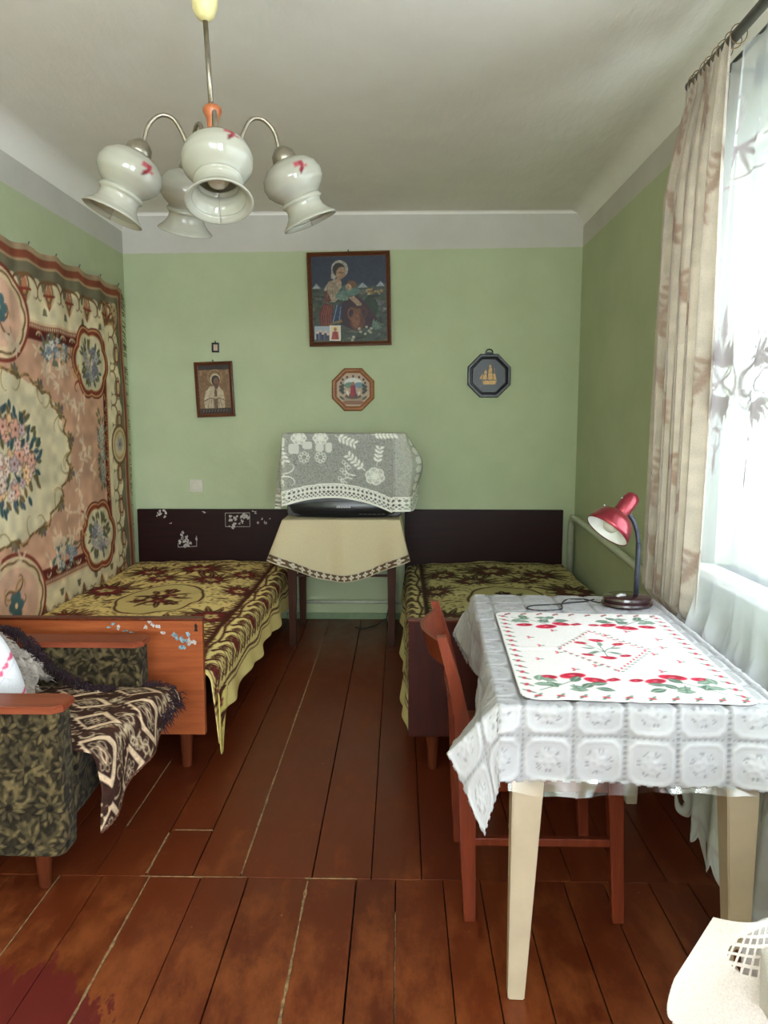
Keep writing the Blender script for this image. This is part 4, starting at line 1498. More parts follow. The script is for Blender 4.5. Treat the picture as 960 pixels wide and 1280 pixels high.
def paint_tvcloth(s, Ls, nd, tot, q):
    C = np.zeros((nd, len(s), 4)); C[..., 3] = 1
    C[..., :3] = np.array((204, 190, 156)) / 255
    D = q * Ls[None, :]
    e = Ls[None, :] - D          # distance from the hem
    S = np.broadcast_to(s[None, :], D.shape)
    band = e < .046
    C[band, :3] = np.array((96, 76, 54)) / 255
    per = .042
    u = (S % per) / per - .5
    v = (e - .023) / .042
    th = np.arctan2(v, u)
    rr = np.hypot(u, v)
    fl = band & (rr < .30 + .10 * np.cos(4 * th))
    C[fl, :3] = np.array((206, 196, 178)) / 255
    C[band & (rr < .07), :3] = np.array((130, 104, 76)) / 255
    ed = (e < .006) | ((e > .042) & (e < .050))
    C[ed, :3] = np.array((196, 184, 160)) / 255
    return C


t = thing('television_cloth', 'cream linen tablecloth edged with brown lace, under the television', 'tablecloth', (-.36, 4.8, TZ))
wf = lambda s: np.sin(s * 22) * .6 + np.sin(s * 43 + 1) * .25 + np.exp(-((s - .54) / .05) ** 2) * 2.5 + np.exp(-((s - 1.225) / .05) ** 2) * 1.5
P, C4, _ = skirt('', TX0 - .004, TX1 + .004, TY0 - .004, TY1 - .01, TZ + .004, hem_tv, lambda s: .10 + .22 * np.exp(-((s - .54) / .12) ** 2) + .06 * np.exp(-((s - 1.225) / .1) ** 2), wf, paint_tvcloth, None, .004, None, lmax=.39, folds=.022)
solid(grid_obj('draped_skirt', P, C4, M['linen_tv'], t), .0015, 0)
bm = bmesh.new(); box(bm, (TX0 - .003, TY0 - .003, TZ + .0005), (TX1 + .003, TY1 - .01, TZ + .0040)); obj('cloth_top', bm, plain('cream_linen_flat', rgb(204, 190, 156), .9), t)

# CRT television
t = thing('television', 'black box television half hidden under a white lace cloth', 'television', (-.35, 4.75, TZ + .006))
zb = TZ + .006
# body: loft of rounded rectangles from the bezel to the tapered back
def rrect(cx, cz, w, h, r, y, n=6):
    pts = []
    for sx, sz, a0 in ((1, 1, 0), (-1, 1, PI / 2), (-1, -1, PI), (1, -1, 3 * PI / 2)):
        for k in range(n + 1):
            a = a0 + PI / 2 * k / n
            pts.append((cx + sx * (w / 2 - r) + r * math.cos(a), y, cz + sz * (h / 2 - r) + r * math.sin(a)))
    return pts
def loft(bm, rings, cap=True):
    R = [[bm.verts.new(p) for p in r] for r in rings]
    for a, b in zip(R, R[1:]):
        n = len(a)
        for k in range(n): bm.faces.new((a[k], a[(k + 1) % n], b[(k + 1) % n], b[k]))
    if cap: bm.faces.new(R[0][::-1]); bm.faces.new(R[-1])
    return R
cz = zb + .262
bm = bmesh.new()
loft(bm, [rrect(-.345, cz, .700, .50, .02, 4.615), rrect(-.345, cz, .712, .512, .025, 4.64), rrect(-.345, cz, .700, .50, .03, 4.72), rrect(-.345, cz - .03, .52, .40, .06, 4.92), rrect(-.345, cz - .05, .40, .32, .08, 5.05)])
obj('cabinet', bm, M['black'], t, angle=35)
# bowed lower fascia
bm = bmesh.new()
n = 24
def fas(u, v):      # u -1..1, v 0 bottom..1 top
    x = -.345 + .345 * u * (0.86 + .14 * v)
    return (x, 4.615 - .040 * (1 - u * u) - .012 * math.sin(v * PI) + .015 * (1 - v), zb + .004 + v * (.100 - .030 * u * u) )
G = [[bm.verts.new(fas(-1 + 2 * i / n, j / 6)) for i in range(n + 1)] for j in range(7)]
for j in range(6):
    for i in range(n): bm.faces.new((G[j][i], G[j][i + 1], G[j + 1][i + 1], G[j + 1][i]))
bk = [[bm.verts.new((G[j][i].co.x, 4.63, G[j][i].co.z)) for i in range(n + 1)] for j in (0, 6)]
for i in range(n):
    bm.faces.new((G[0][i + 1], G[0][i], bk[0][i], bk[0][i + 1])); bm.faces.new((G[6][i], G[6][i + 1], bk[1][i + 1], bk[1][i]))
obj('lower_fascia', bm, M['black'], t, angle=40)
bm = bmesh.new()
Gs = [[bm.verts.new((-.345 + .30 * (-1 + 2 * i / 16), 4.6145 - .020 * (1 - (-1 + 2 * i / 16) ** 2) * (1 - (-1 + 2 * j / 12) ** 2) , zb + .115 + .375 * j / 12)) for i in range(17)] for j in range(13)]
for j in range(12):
    for i in range(16): bm.faces.new((Gs[j][i], Gs[j][i + 1], Gs[j + 1][i + 1], Gs[j + 1][i]))
obj('screen', bm, M['screen'], t, True)
bm = bmesh.new()
for i in range(6): box(bm, (-.25 + i * .028, 4.570, zb + .022), (-.232 + i * .028, 4.580, zb + .027), .001)
obj('button_row', bm, M['ebony'], t)
fc = bpy.data.curves.new('brand_lettering', 'FONT')
fc.body = 'GRUNDIG'; fc.size = .017; fc.extrude = .0006; fc.align_x = 'CENTER'; fc.space_character = 1.15
fc.materials.append(M['silver'])
fo = bpy.data.objects.new('lettering', fc); COL.objects.link(fo); fo.parent = t
fo.location = Vector((-.345, 4.5605, zb + .065)) - t.location; fo.rotation_euler = (PI / 2, 0, 0)
bpy.context.view_layer.update()
lm = bpy.data.meshes.new_from_object(fo.evaluated_get(bpy.context.evaluated_depsgraph_get()))
fl, fr_ = fo.location.copy(), fo.rotation_euler.copy()
bpy.data.objects.remove(fo)
fo = bpy.data.objects.new('lettering', lm); COL.objects.link(fo); fo.parent = t; fo.location = fl; fo.rotation_euler = fr_; fo['kind'] = 'stuff'


# lace over the television
def hem_lace(s):
    # left side 0-.26, front .26-.985, right .985-1.245
    x = (s - .26) / .725
    f = .395 + .085 * (2 * (x - .5)) ** 2 + .01 * x
    return np.where(x < 0, .475, np.where(x > 1, .48 - .10 * np.clip((s - .985 - .10) / .16, 0, 1), f))


def paint_lace(s, Ls, nd, tot, q):
    st = .0038
    c = Canvas(0, tot, 0, .50, st, (214, 214, 204))
    c.A[:] = .34
    # fine net: alternate threads
    c.A += .16 * (np.sin(c.X * 900) * np.sin(c.Y * 900) > 0) + .26 * (np.random.default_rng(3).random(c.A.shape) - .5)
    W = dict(alpha=.97)
    white = (230, 230, 220)
    def rose(x, y, r, rot=0):
        c.ell(x, y, r * .95, r * .8, None, rot, alpha=.72)
        for k in range(6):
            a = rot + k * 1.05
            c.ring(x + .55 * r * math.cos(a), y + .5 * r * math.sin(a), r * .42, r * .36, .006, white, **W)
        c.ring(x, y, r * .3, r * .25, .006, white, **W); c.ell(x, y, r * .12, r * .12, white, **W)
    def spray(x, y, a, n, L):
        for k in range(n):
            t_ = (k + 1) / n * L
            px, py = x + math.cos(a) * t_, y + math.sin(a) * t_
            for sg in (-1, 1): c.leaf(px, py, a + sg * .9, .034, .016, white, **W)
        c.line([(x, y), (x + math.cos(a) * L, y + math.sin(a) * L)], .004, white, **W)
    # y measured from the top edge down
    for x in (.26 + .16, .26 + .29): rose(x, .035, .045)
    for x0_, x1_, y0_, y1_ in ((.36, .42, .07, .13), (.44, .50, .055, .10), (.52, .57, .07, .115), (.58, .62, .06, .12), (.28, .34, .03, .09)):
        c.rect(x0_, x1_, y0_, y1_, white, r=.015, alpha=.80)
    for x in (.45, .55): 
        for k in range(8): c.ring(x + .025 * math.cos(k * .8), .15 + .025 * math.sin(k * .8), .009, .009, .004, white, **W)
    spray(.26 + .38, .02, .4, 5, .12); spray(.26 + .60, .012, .0, 6, .13); spray(.28, .02, 1.2, 6, .16)
    rose(.26 + .62, .265, .060, .3); spray(.26 + .56, .23, -2.4, 5, .13); spray(.26 + .63, .20, -1.4, 4, .10)
    for k in range(9): c.ring(.26 + .43 + .02 * (k % 3) - .004 * k, .18 + .016 * k, .010, .010, .004, white, **W)
    c.scroll(.26 + .50, .26, PI, .14, .008, white, 1, **W); c.scroll(.26 + .48, .28, PI + .4, .12, .007, white, -1, **W)
    for k in range(14): c.ring(.26 + .03 + .018 * (k % 3), .10 + .020 * k, .011, .010, .004, white, **W)
    c.scroll(.26 + .06, .27, -.3, .14, .008, white, 1, **W); c.scroll(.26 + .08, .25, -.1, .12, .007, white, -1, **W); rose(.26 + .04, .30, .035)
    for k in range(8):
        rose(.06 + .0 * k, .06 + .055 * k, .022); rose(1.10, .06 + .055 * k, .024)
    # stretch pattern onto the cloth grid, then the bands that follow the hem
    X, Y = c.X, c.Y
    iy = np.clip((q * Ls[None, :] / .50 * (c.nv - 1)), 0, c.nv - 1).astype(int)
    ix = np.clip(np.broadcast_to(s[None, :] / tot * (c.nu - 1), iy.shape), 0, c.nu - 1).astype(int)
    out = c.col4()[iy, ix]
    D = q * Ls[None, :]; e = Ls[None, :] - D
    S = np.broadcast_to(s[None, :], D.shape)
    b = (e < .085) & (e > .014)
    u = (S % .026) / .026 - .5; v = ((e - .014) % .026) / .026 - .5
    out[b, 3] = np.where((np.abs(np.abs(u) + np.abs(v) - .45) < .16)[b], .95, np.where(((np.abs(u) < .14) & (e > .05))[b], .9, .16))
    out[b, :3] = np.array(white) / 255
    ln = (e <= .014) | ((e > .048) & (e < .054)) | ((e > .083) & (e < .09))
    out[ln, 3] = .97; out[ln, :3] = np.array(white) / 255
    # doubled cloth on the sides reads denser
    sd = (S < .24) | (S > 1.0)
    out[..., 3] = np.where(sd, np.clip(out[..., 3] * 1.25, 0, 1), out[..., 3])
    return out


LX0, LX1, LY0, LY1, LZ = -.708, .018, 4.604, 4.90, zb + .520
t = thing('lace_cover', 'white net lace cloth with roses draped over the television', 'lace cloth', (-.345, 4.75, LZ))
flare = lambda s: np.where(s < .26, .10 + .06 * np.clip((.26 - s) / .2, 0, 1), np.where(s > .985, .05 + .15 * np.clip((s - .985) / .2, 0, 1), .02))
wf = lambda s: np.sin(s * 26) * .35 + np.exp(-((s - .26) / .04) ** 2) * 1.0 + np.exp(-((s - .985) / .04) ** 2) * 1.2
P, C4, (s_, L_, q_) = skirt('', LX0, LX1, LY0 - .030, LY1, LZ, hem_lace, flare, wf, paint_lace, None, .0038, None, lmax=.48, folds=.010)
# right flap swings out as a point half-way down
Sg = np.broadcast_to(s_[None, :], P.shape[:2]); Dn = (q_ * L_[None, :])
g = np.clip((Sg - 1.0) / .12, 0, 1) * np.exp(-((Dn - .19) / .13) ** 2)
P[..., 0] += g * .075
grid_obj('lace_drop', P, C4, M['lace'], t)
cn = 30
C4t = np.ones((cn, cn, 4)); C4t[..., :3] = np.array((214, 214, 204)) / 255; C4t[..., 3] = .6
X, Y = np.meshgrid(np.linspace(LX0, LX1, cn), np.linspace(LY0 - .030, LY1, cn))
grid_obj('lace_top', np.stack([X, Y, np.full_like(X, LZ)], -1), C4t, M['lace'], t)

# cable behind the television table
bm = bmesh.new()
tube(bm, [(-.05, 5.17, .50), (-.06, 5.16, .20), (-.09, 5.10, .03), (-.16, 5.0, .008), (-.24, 4.92, .007), (-.30, 4.95, .007)], .004, 6)
obj('power_cable', bm, M['wire'], smooth=True, label='thin black cable trailing to the floor behind the television table', cat='cable', origin=(-.1, 5.1, 0))

# ------------------------------------------------------------------ ceiling lamp
t = thing('ceiling_lamp', 'chandelier with four white glass bell shades and turned orange wood hub', 'lamp', (-.552, 2.30, ZC))
mg, ng, bg = mat('opal_glass')
at = N(ng, 'ShaderNodeAttribute', attribute_name='paint')
ng.links.new(at.outputs['Color'], bg.inputs['Base Color'])
bg.inputs['Roughness'].default_value = .12
bg.inputs['Coat Weight'].default_value = .5
bg.inputs['Subsurface Weight'].default_value = .0
tr = ng.nodes.new('ShaderNodeBsdfTranslucent'); ng.links.new(at.outputs['Color'], tr.inputs[0])
mx = ng.nodes.new('ShaderNodeMixShader'); mx.inputs[0].default_value = .42
ng.links.new(bg.outputs[0], mx.inputs[1]); ng.links.new(tr.outputs[0], mx.inputs[2]); ng.links.new(mx.outputs[0], ng.nodes['Material Output'].inputs[0])
M['opal'] = mg
bm = bmesh.new(); lathe(bm, [(0, 0), (.012, .0), (.026, .012), (.036, .035), (.038, .07), (.036, .12), (.030, .145), (0, .15)], (-.562, 2.30, 2.535), seg=28); obj('canopy', bm, M['ivory'], t, True)
bm = bmesh.new(); tube(bm, [(-.562, 2.30, 2.68), (-.562, 2.30, ZC)], .006, 8); obj('ceiling_hook', bm, M['steel'], t, True)
bm = bmesh.new(); tube(bm, [(-.562, 2.30, 2.545), (-.550, 2.30, 2.28)], .0075, 12); obj('rod', bm, M['steel'], t, True)
hx, hy = -.548, 2.30
bm = bmesh.new(); lathe(bm, [(0, 2.305), (.020, 2.305), (.027, 2.298), (.027, 2.288), (.018, 2.270), (.015, 2.24), (.019, 2.19), (.026, 2.15), (.020, 2.135), (0, 2.13)], (hx, hy, 0), seg=24); obj('hub', bm, M['hubwood'], t, True)
bm = bmesh.new(); lathe(bm, [(0, 2.14), (.022, 2.14), (.034, 2.12), (.036, 2.09), (.026, 2.06), (.010, 2.045), (.008, 2.02), (0, 2.012)], (hx, hy, 0), seg=24); obj('lower_boss', bm, M['steel'], t, True)
PR = [(.030, .002), (.040, .006), (.066, .018), (.085, .038), (.092, .060), (.088, .082), (.074, .100), (.060, .112), (.055, .118), (.062, .124), (.063, .129), (.055, .136), (.054, .146), (.058, .160), (.070, .176), (.084, .188), (.086, .191), (.083, .192), (.068, .180)]
for ia, (ang, dz) in enumerate(((-1.30, -.005), (.34, .045), (2.15, .055), (3.42, .025))):
    ca, sa = math.cos(ang), math.sin(ang)
    R = .200 if ia else .225
    pf = [(.02, 2.075), (.045, 2.10), (.065, 2.15), (.085, 2.20), (.108, 2.232), (.135, 2.242), (.160, 2.232), (R - .018, 2.205), (R - .006, 2.160)]
    pf = [(r_, z_ + dz * min(1, i_ / 4)) for i_, (r_, z_) in enumerate(pf)]
    # smooth the arm
    pts = []
    for i in range(len(pf) - 1):
        p0, p1, p2, p3 = pf[max(i - 1, 0)], pf[i], pf[i + 1], pf[min(i + 2, len(pf) - 1)]
        for k in range(5):
            u = k / 5
            f = lambda a, b, c_, d: .5 * (2 * b + (c_ - a) * u + (2 * a - 5 * b + 4 * c_ - d) * u * u + (3 * b - a - 3 * c_ + d) * u ** 3)
            pts.append((f(p0[0], p1[0], p2[0], p3[0]), f(p0[1], p1[1], p2[1], p3[1])))
    pts.append(pf[-1])
    bm = bmesh.new(); tube(bm, [(hx + ca * r, hy + sa * r, z) for r, z in pts], .0062, 10)
    arm = obj('arm', bm, M['steel'], t, True)
    tl_ = math.radians(24)
    ax = Vector((ca * math.sin(tl_), sa * math.sin(tl_), -math.cos(tl_)))
    o0 = Vector((hx + ca * R, hy + sa * R, 2.155 + dz))
    bm = bmesh.new(); lathe(bm, [(0, -.012), (.014, -.012), (.022, -.006), (.033, .006), (.037, .022), (.036, .034), (.030, .036)], o0, ax, 24)
    obj('shade_holder', bm, M['steel'], arm, True)
    nu, pr_ = 72, []
    for i in range(len(PR) - 1):
        for k in range(3): pr_.append(tuple(PR[i][j] * (1 - k / 3) + PR[i + 1][j] * k / 3 for j in (0, 1)))
    pr_.append(PR[-1])
    n_ = ax.orthogonal().normalized()
    b_ = ax.cross(n_)
    toc = Vector((0, 0, 1.4)) - o0
    base_a = math.atan2(toc.dot(b_), toc.dot(n_))
    A = np.linspace(0, 2 * PI, nu + 1) + base_a + PI
    rr = np.array([p[0] for p in pr_])[:, None]; hh = np.array([p[1] for p in pr_])[:, None] + .024
    Pp = np.array(o0)[None, None, :] + hh[..., None] * np.array(ax) + (rr * np.cos(A))[..., None] * np.array(n_) + (rr * np.sin(A))[..., None] * np.array(b_)
    Cc = np.ones((len(pr_), nu + 1, 4)); Cc[..., :3] = np.array((196, 194, 180)) / 255
    # two little painted pink flowers on the bulb
    for off in (-.45, 1.75, 3.6):
        for dx, dy, r_, cc in ((0, 0, .011, (176, 66, 78)), (.012, -.004, .008, (196, 96, 104)), (.004, .014, .007, (150, 50, 64)), (-.010, .008, .007, (196, 110, 112)), (.010, .020, .005, (120, 60, 60))):
            da = (A[None, :] - base_a - off + PI) % (2 * PI) - PI
            dd = np.hypot(da * .085 - dx, (hh - .024) - .045 - dy)
            Cc[dd < r_, :3] = np.array(cc) / 255
    sh = grid_obj('shade', Pp, Cc, M['opal'], arm)
    solid(sh, .0025, 0)
    bm = bmesh.new(); lathe(bm, [(0, .0), (.016, .0), (.016, .045), (.014, .05), (.028, .075), (.036, .105), (.036, .130), (.026, .155), (.010, .166), (0, .168)], o0, ax, 20); obj('light_bulb', bm, M['whitep'], arm, True)

# ------------------------------------------------------------------ curtain rods, curtains
t = thing('curtain_rod', 'pair of dark grey curtain rods above the window', 'curtain rod', (1.05, 1.9, 2.57))
bm = bmesh.new(); tube(bm, [(1.03, .3, 2.575), (1.03, 2.83, 2.575)], .0165, 14); tube(bm, [(1.03, 2.83, 2.575), (1.03, 2.86, 2.575)], .0205, 14); obj('thick_rod', bm, M['rod'], t, angle=40)
bm = bmesh.new(); tube(bm, [(1.085, .3, 2.555), (1.085, 2.80, 2.555)], .008, 10); obj('thin_rod', bm, M['rod'], t, True)
for y in (.5, 2.70):
    bm = bmesh.new(); tube(bm, [(1.212, y, 2.56), (1.09, y, 2.56), (1.03, y, 2.552)], .007, 8); box(bm, (1.195, y - .03, 2.52), (1.211, y + .03, 2.60), .004); obj('wall_bracket', bm, M['rod'], t)
for i in range(8):
    y = 2.815 - i * .050 + (.012 if i % 2 else 0)
    bm = bmesh.new()
    a0 = .25 * math.sin(i * 2.3)
    tube(bm, [(1.03 + .026 * math.cos(a), y + .026 * math.sin(a) * a0, 2.570 + .028 * math.sin(a)) for a in [2 * PI * k / 18 for k in range(19)]], .0016, 6, False)
    obj('ring', bm, M['ring'], t, True)

# thick curtain
def paint_curtain():
    c = Canvas(0, .56, 0, 2.52, .0065, (220, 211, 200))
    n = vnoise(c.nv, c.nu, 90, 61)
    c.C *= (.96 + .08 * n)[..., None]
    br = (196, 176, 162)
    for k in range(8):
        for j in range(2):
            x, y = .10 + .29 * j + (.10 if k % 2 else 0), .12 + k * .32
            c.flower(x, y, .042, br, (200, 186, 176), 5, k + j, (202, 180, 168))
            sg = 1 if (k + j) % 2 else -1
            c.line([(x, y), (x + sg * .05, y + .07), (x + sg * .07, y + .15)], .006, br)
            for m in range(5):
                c.leaf(x + sg * (.02 + .012 * m), y + .03 + .026 * m, PI / 2 - sg * .9, .05, .018, br)
                c.leaf(x + sg * (.02 + .012 * m), y + .03 + .026 * m, PI / 2 + sg * .9, .045, .016, br)
            for m in range(3):
                c.leaf(x, y, -PI / 2 + (m - 1) * .6, .075, .020, br)
    return c


c = paint_curtain()
M['drape'] = painted('heavy_drape', .9, 300, .05, trans=.5, spec=.1)
v = c.Y / 2.52; u = c.X / .56
width = .34 + .22 * (1 - v) ** .6 * 1.0
yA = 2.47 + .04 * (1 - v)
ylo = yA; yhi = np.where(v > .93, 2.84, 2.84) + .17 * np.clip((.97 - v) / .10, 0, 1) ** .7 - .03 * (1 - v)
fold = np.sin(u * 2 * PI * 5.5 + .6 * np.sin(v * 4)) 
x = 1.012 + .022 * fold * (.35 + .65 * np.clip((1 - v) * 4, 0, 1)) - .05 * np.clip(1 - v, 0, 1) * 1.0 + .008 * np.sin(v * 5)
low = np.clip((.70 / 2.52 - v) / .10, 0, 1)
x = x * (1 - low) + (1.168 + .012 * fold) * low
y = ylo + (yhi - ylo) * (u + .035 * np.sin(u * 2 * PI * 5.5 * 2 + 1) * (1 - u) * u * 4)
z = .045 + v * 2.52 - .03 * np.clip((v - .97) / .03, 0, 1) * np.abs(fold)
solid(grid_obj('heavy_curtain', np.stack([x, y, z], -1), c.col4(), M['drape'], origin=(1.0, 2.7, .05), label='beige floral heavy curtain gathered at the far side of the window', cat='curtain'), .0015, 0)


def paint_sheer():
    c = Canvas(0, 2.05, 0, 2.50, .0078, (236, 240, 244))
    c.A[:] = .42
    wv = dict(alpha=1.0)
    col = (196, 190, 200)
    # x=0 is the far end.  middle band z 1.20-1.62
    for k in range(8):
        x0 = .04 + k * .27
        zc = 1.43
        c.ell(x0 + .13, zc, .14, .13, None, alpha=.55)
        for s in (-1, 1):
            c.line([(x0 + .13 + .13 * s * math.sin(a) , zc + .045 * math.sin(2 * a)) for a in np.linspace(0, PI, 12)], .011, col, **wv)
            c.ring(x0 + .13 + s * .065, zc, .055, .05, .008, col, **wv)
            c.scroll(x0 + .13, zc + .06, PI / 2 + s * .9, .22, .010, col, -s, **wv)
            c.scroll(x0 + .13, zc - .06, -PI / 2 + s * .9, .22, .010, col, s, **wv)
            c.scroll(x0 + .13 + s * .05, zc + .10, PI / 2, .14, .008, col, s, **wv)
            c.scroll(x0 + .13 + s * .05, zc - .10, -PI / 2, .14, .008, col, -s, **wv)
            for m in range(4):
                c.leaf(x0 + .13, zc + .05, PI / 2 + s * (.3 + .35 * m), .10, .022, col, **wv)
                c.leaf(x0 + .13, zc - .05, -PI / 2 + s * (.3 + .35 * m), .10, .022, col, **wv)
        c.leaf(x0 + .13, zc + .10, PI / 2, .16, .022, col, **wv)
        c.line([(x0 + .13, zc - .06), (x0 + .13, zc - .24)], .005, col, **wv)
        c.ring(x0 + .13, zc - .19, .020, .035, .007, col, **wv); c.leaf(x0 + .13, zc - .22, -PI / 2, .10, .018, col, **wv)
        # lower border
        zb_ = .42
        for s in (-1, 1):
            c.scroll(x0 + .10, zb_ + .04, PI / 2 + .15 * s, .34, .010, col, s, 4.6, **wv)
            c.scroll(x0 + .20, zb_ - .02, PI / 2 + .35 * s, .24, .009, col, s, 4.6, **wv)
        for m in range(3):
            c.ring(x0 + .05 + .09 * m, zb_ - .02 - .03 * (m % 2), .025, .034, .008, col, **wv)
            pass
            c.flower(x0 + .05 + .09 * m, zb_ + .07, .03, col, (200, 200, 206), 6, m, **wv)
        # top band
        for s in (-1, 1):
            c.scroll(x0 + .10, 2.22, PI / 2 + s * .8, .20, .010, col, -s, **wv); c.scroll(x0 + .16, 2.18, -PI / 2 + s, .18, .009, col, s, **wv)
            for m in range(3): c.leaf(x0 + .12, 2.18, s * (.5 + .5 * m) - PI / 2, .12, .02, col, **wv)
    c.line([(0, 2.08), (2.05, 2.08)], .008, col, **wv)
    # the cloth hangs in closer, doubled folds low down
    c.A = np.maximum(c.A, .42 + .36 * np.clip((.72 - c.Y) / .12, 0, 1))
    # scalloped, pierced hem
    for k in range(17):
        x0 = .06 + k * .124
        c.ring(x0, .045, .060, .046, .010, col, **wv)
        c.ell(x0, .055, .014, .026, None, 0.5, alpha=.0)
    c.rect(0, 2.05, .12, .20, None, alpha=.7)
    for k in range(22):
        c.leaf(.06 + k * .09, .30, PI / 2, .075, .026, None, alpha=.12)
    return c


c = paint_sheer()
mS, nS, bS = mat('voile_net')
at = N(nS, 'ShaderNodeAttribute', attribute_name='paint')
df = nS.nodes.new('ShaderNodeBsdfDiffuse'); tl2 = nS.nodes.new('ShaderNodeBsdfTranslucent')
for b_ in (df, tl2): nS.links.new(at.outputs['Color'], b_.inputs[0])
m1 = nS.nodes.new('ShaderNodeMixShader'); 
mr = N(nS, 'ShaderNodeMapRange'); mr.inputs[1].default_value = .4; mr.inputs[2].default_value = .95; mr.inputs[3].default_value = .35; mr.inputs[4].default_value = .02
nS.links.new(at.outputs['Alpha'], mr.inputs[0]); nS.links.new(mr.outputs[0], m1.inputs[0])
nS.links.new(df.outputs[0], m1.inputs[1]); nS.links.new(tl2.outputs[0], m1.inputs[2])
tpn = nS.nodes.new('ShaderNodeBsdfTransparent')
m2 = nS.nodes.new('ShaderNodeMixShader')
nS.links.new(at.outputs['Alpha'], m2.inputs[0]); nS.links.new(tpn.outputs[0], m2.inputs[1]); nS.links.new(m1.outputs[0], m2.inputs[2])
nS.links.new(m2.outputs[0], nS.nodes['Material Output'].inputs[0])
M['voile'] = mS
v = c.Y / 2.50; u = c.X / 2.05
y = 2.62 - u * 1.95 * .93 - .0 * v
fold = np.sin(c.X * 2 * PI / .16 + .5 * np.sin(v * 5)) * .6 + .4 * np.sin(c.X * 2 * PI / .37 + 2)
x = 1.075 + .016 * fold - (.055 + .045 * np.clip((.33 - v) / .3, 0, 1)) * np.clip((1 - v) * 1.8, 0, 1) - .055 * np.clip((.26 - v) / .10, 0, 1)
y = y + .010 * np.cos(c.X * 2 * PI / .16)
# trim below the scallops
hem = .0 + .075 * (1 - np.sqrt(np.clip(1 - ((((c.X - .06 + .062) % .124) - .062) / .064) ** 2, 0, 1)))
lift = .04 + .13 * np.clip((u - .35) / -.35, 0, 1)
v2 = (hem + c.Y * (1 - hem / 2.50)) / 2.50
z = lift * (1 - v2) + v2 * 2.555
keep = (c.A > .02)[:-1, :-1]
grid_obj('sheer_curtain', np.stack([x, y, z], -1), c.col4(), M['voile'], keep=keep, origin=(1.03, 1.8, .06), label='sheer white embroidered net curtain with scalloped hem across the window', cat='curtain')

# ------------------------------------------------------------------ white table
A0 = math.radians(-2.6)
TO = Vector((.228, 1.648, 0))
ex, ey = Vector((math.cos(A0), math.sin(A0), 0)), Vector((-math.sin(A0), math.cos(A0), 0))
TWX, TLY, TH_ = .635, 1.075, .755


def tb(a, b, z):
    """table coordinates -> world"""
    p = TO + ex * a + ey * b
    return Vector((p.x, p.y, z))


t = thing('dining_table', 'table with cream painted tapering legs under a white lace tablecloth', 'table', tuple(tb(TWX / 2, TLY / 2, 0)))
TM = Matrix.Translation(TO) @ Matrix.Rotation(A0, 4, 'Z')
bm = bmesh.new(); box(bm, (0, 0, TH_ - .024), (TWX, TLY, TH_), .003, 2, TM); obj('tabletop', bm, M['cream'], t)
for a, b in (((.05, .035), (TWX - .05, .055)), ((.05, TLY - .055), (TWX - .05, TLY - .035)), ((.04, .05), (.06, TLY - .05)), ((TWX - .06, .05), (TWX - .04, TLY - .05))):
    bm = bmesh.new(); box(bm, (a[0], a[1], TH_ - .12), (b[0], b[1], TH_ - .024), .002, 2, TM); obj('apron', bm, M['cream'], t)
for sx in (0, 1):
    for sy in (0, 1):
        xo, yo = (.036 if sx == 0 else TWX - .036), (.03 if sy == 0 else TLY - .03)
        dx, dy = (1 if sx == 0 else -1), (1 if sy == 0 else -1)
        wt, wb = .078, .040
        q = lambda w, z: [TM @ Vector(p) for p in ((xo, yo, z), (xo + dx * w, yo, z), (xo + dx * w, yo + dy * w, z), (xo, yo + dy * w, z))]
        bm = bmesh.new()
        hexa(bm, q(wb, 0), q(wt, TH_ - .12), 0.003)
        hexa(bm, q(wt, TH_ - .12), q(wt, TH_ - .024), 0.002)
        obj('leg', bm, M['cream'], t)

# ------------------------------------------------------------------ lace-embossed tablecloth
OV = .185
OVX = .175
zt = TH_ + .003
st = .0042
c = Canvas(-OVX, TWX + OVX, -OV, TLY + OV, st, (232, 232, 234))
tile = .1135
gx = ((c.X + OVX) / tile) % 1 - .5
gy = ((c.Y + OV) / tile) % 1 - .5
gxi = np.floor((c.X + OVX) / tile); gyi = np.floor((c.Y + OV) / tile)
Rm = np.maximum(np.abs(gx), np.abs(gy))
th = np.arctan2(gy, gx); rr = np.hypot(gx, gy)
sq = (np.abs(gx) ** 4 + np.abs(gy) ** 4) ** .25
scal = sq - .405 - .022 * np.abs(np.sin(th * 8))
frame_ = np.exp(-(scal / .035) ** 2)
plate = np.clip(-scal / .03, 0, 1)
inner = np.exp(-((rr - .20 - .02 * np.cos(th * 6)) / .03) ** 2)
pet = np.clip((.15 + .05 * np.cos(th * 5 + gxi) - rr) / .04, 0, 1)
pet2 = np.exp(-((rr - .075 - .02 * np.cos(th * 3 + gyi)) / .018) ** 2)
cellA = np.clip((.27 - np.abs(rr - .0)) / .02, 0, 1)
c.H = .9 * frame_ + .45 * plate + .5 * inner + .55 * pet + .4 * pet2
# holes: along the joints between tiles and round the inner flower
joint = (scal > .02)
jm = (np.sin(c.X * 2 * PI / .0115) * np.sin(c.Y * 2 * PI / .0115))
hole = ((np.abs(gx) > .472) & (np.sin(c.Y * 2 * PI / .0122) > .1)) | ((np.abs(gy) > .472) & (np.sin(c.X * 2 * PI / .0122) > .1)) | ((np.abs(rr - .235) < .035) & (np.sin(th * 6 + gxi * 2 + gyi) > .1) & (np.sin(th * 22) > -.2))
hf = hole.astype(float)
c.H -= .5 * hf
c.C[:] = (np.array((168, 166, 171)) / 255)
c.C *= (1 - .20 * hf)[..., None]
c.C *= (1 - .10 * (1 - plate) * (1 - frame_) + .05 * frame_ + .03 * pet)[..., None]
a, b = c.X, c.Y
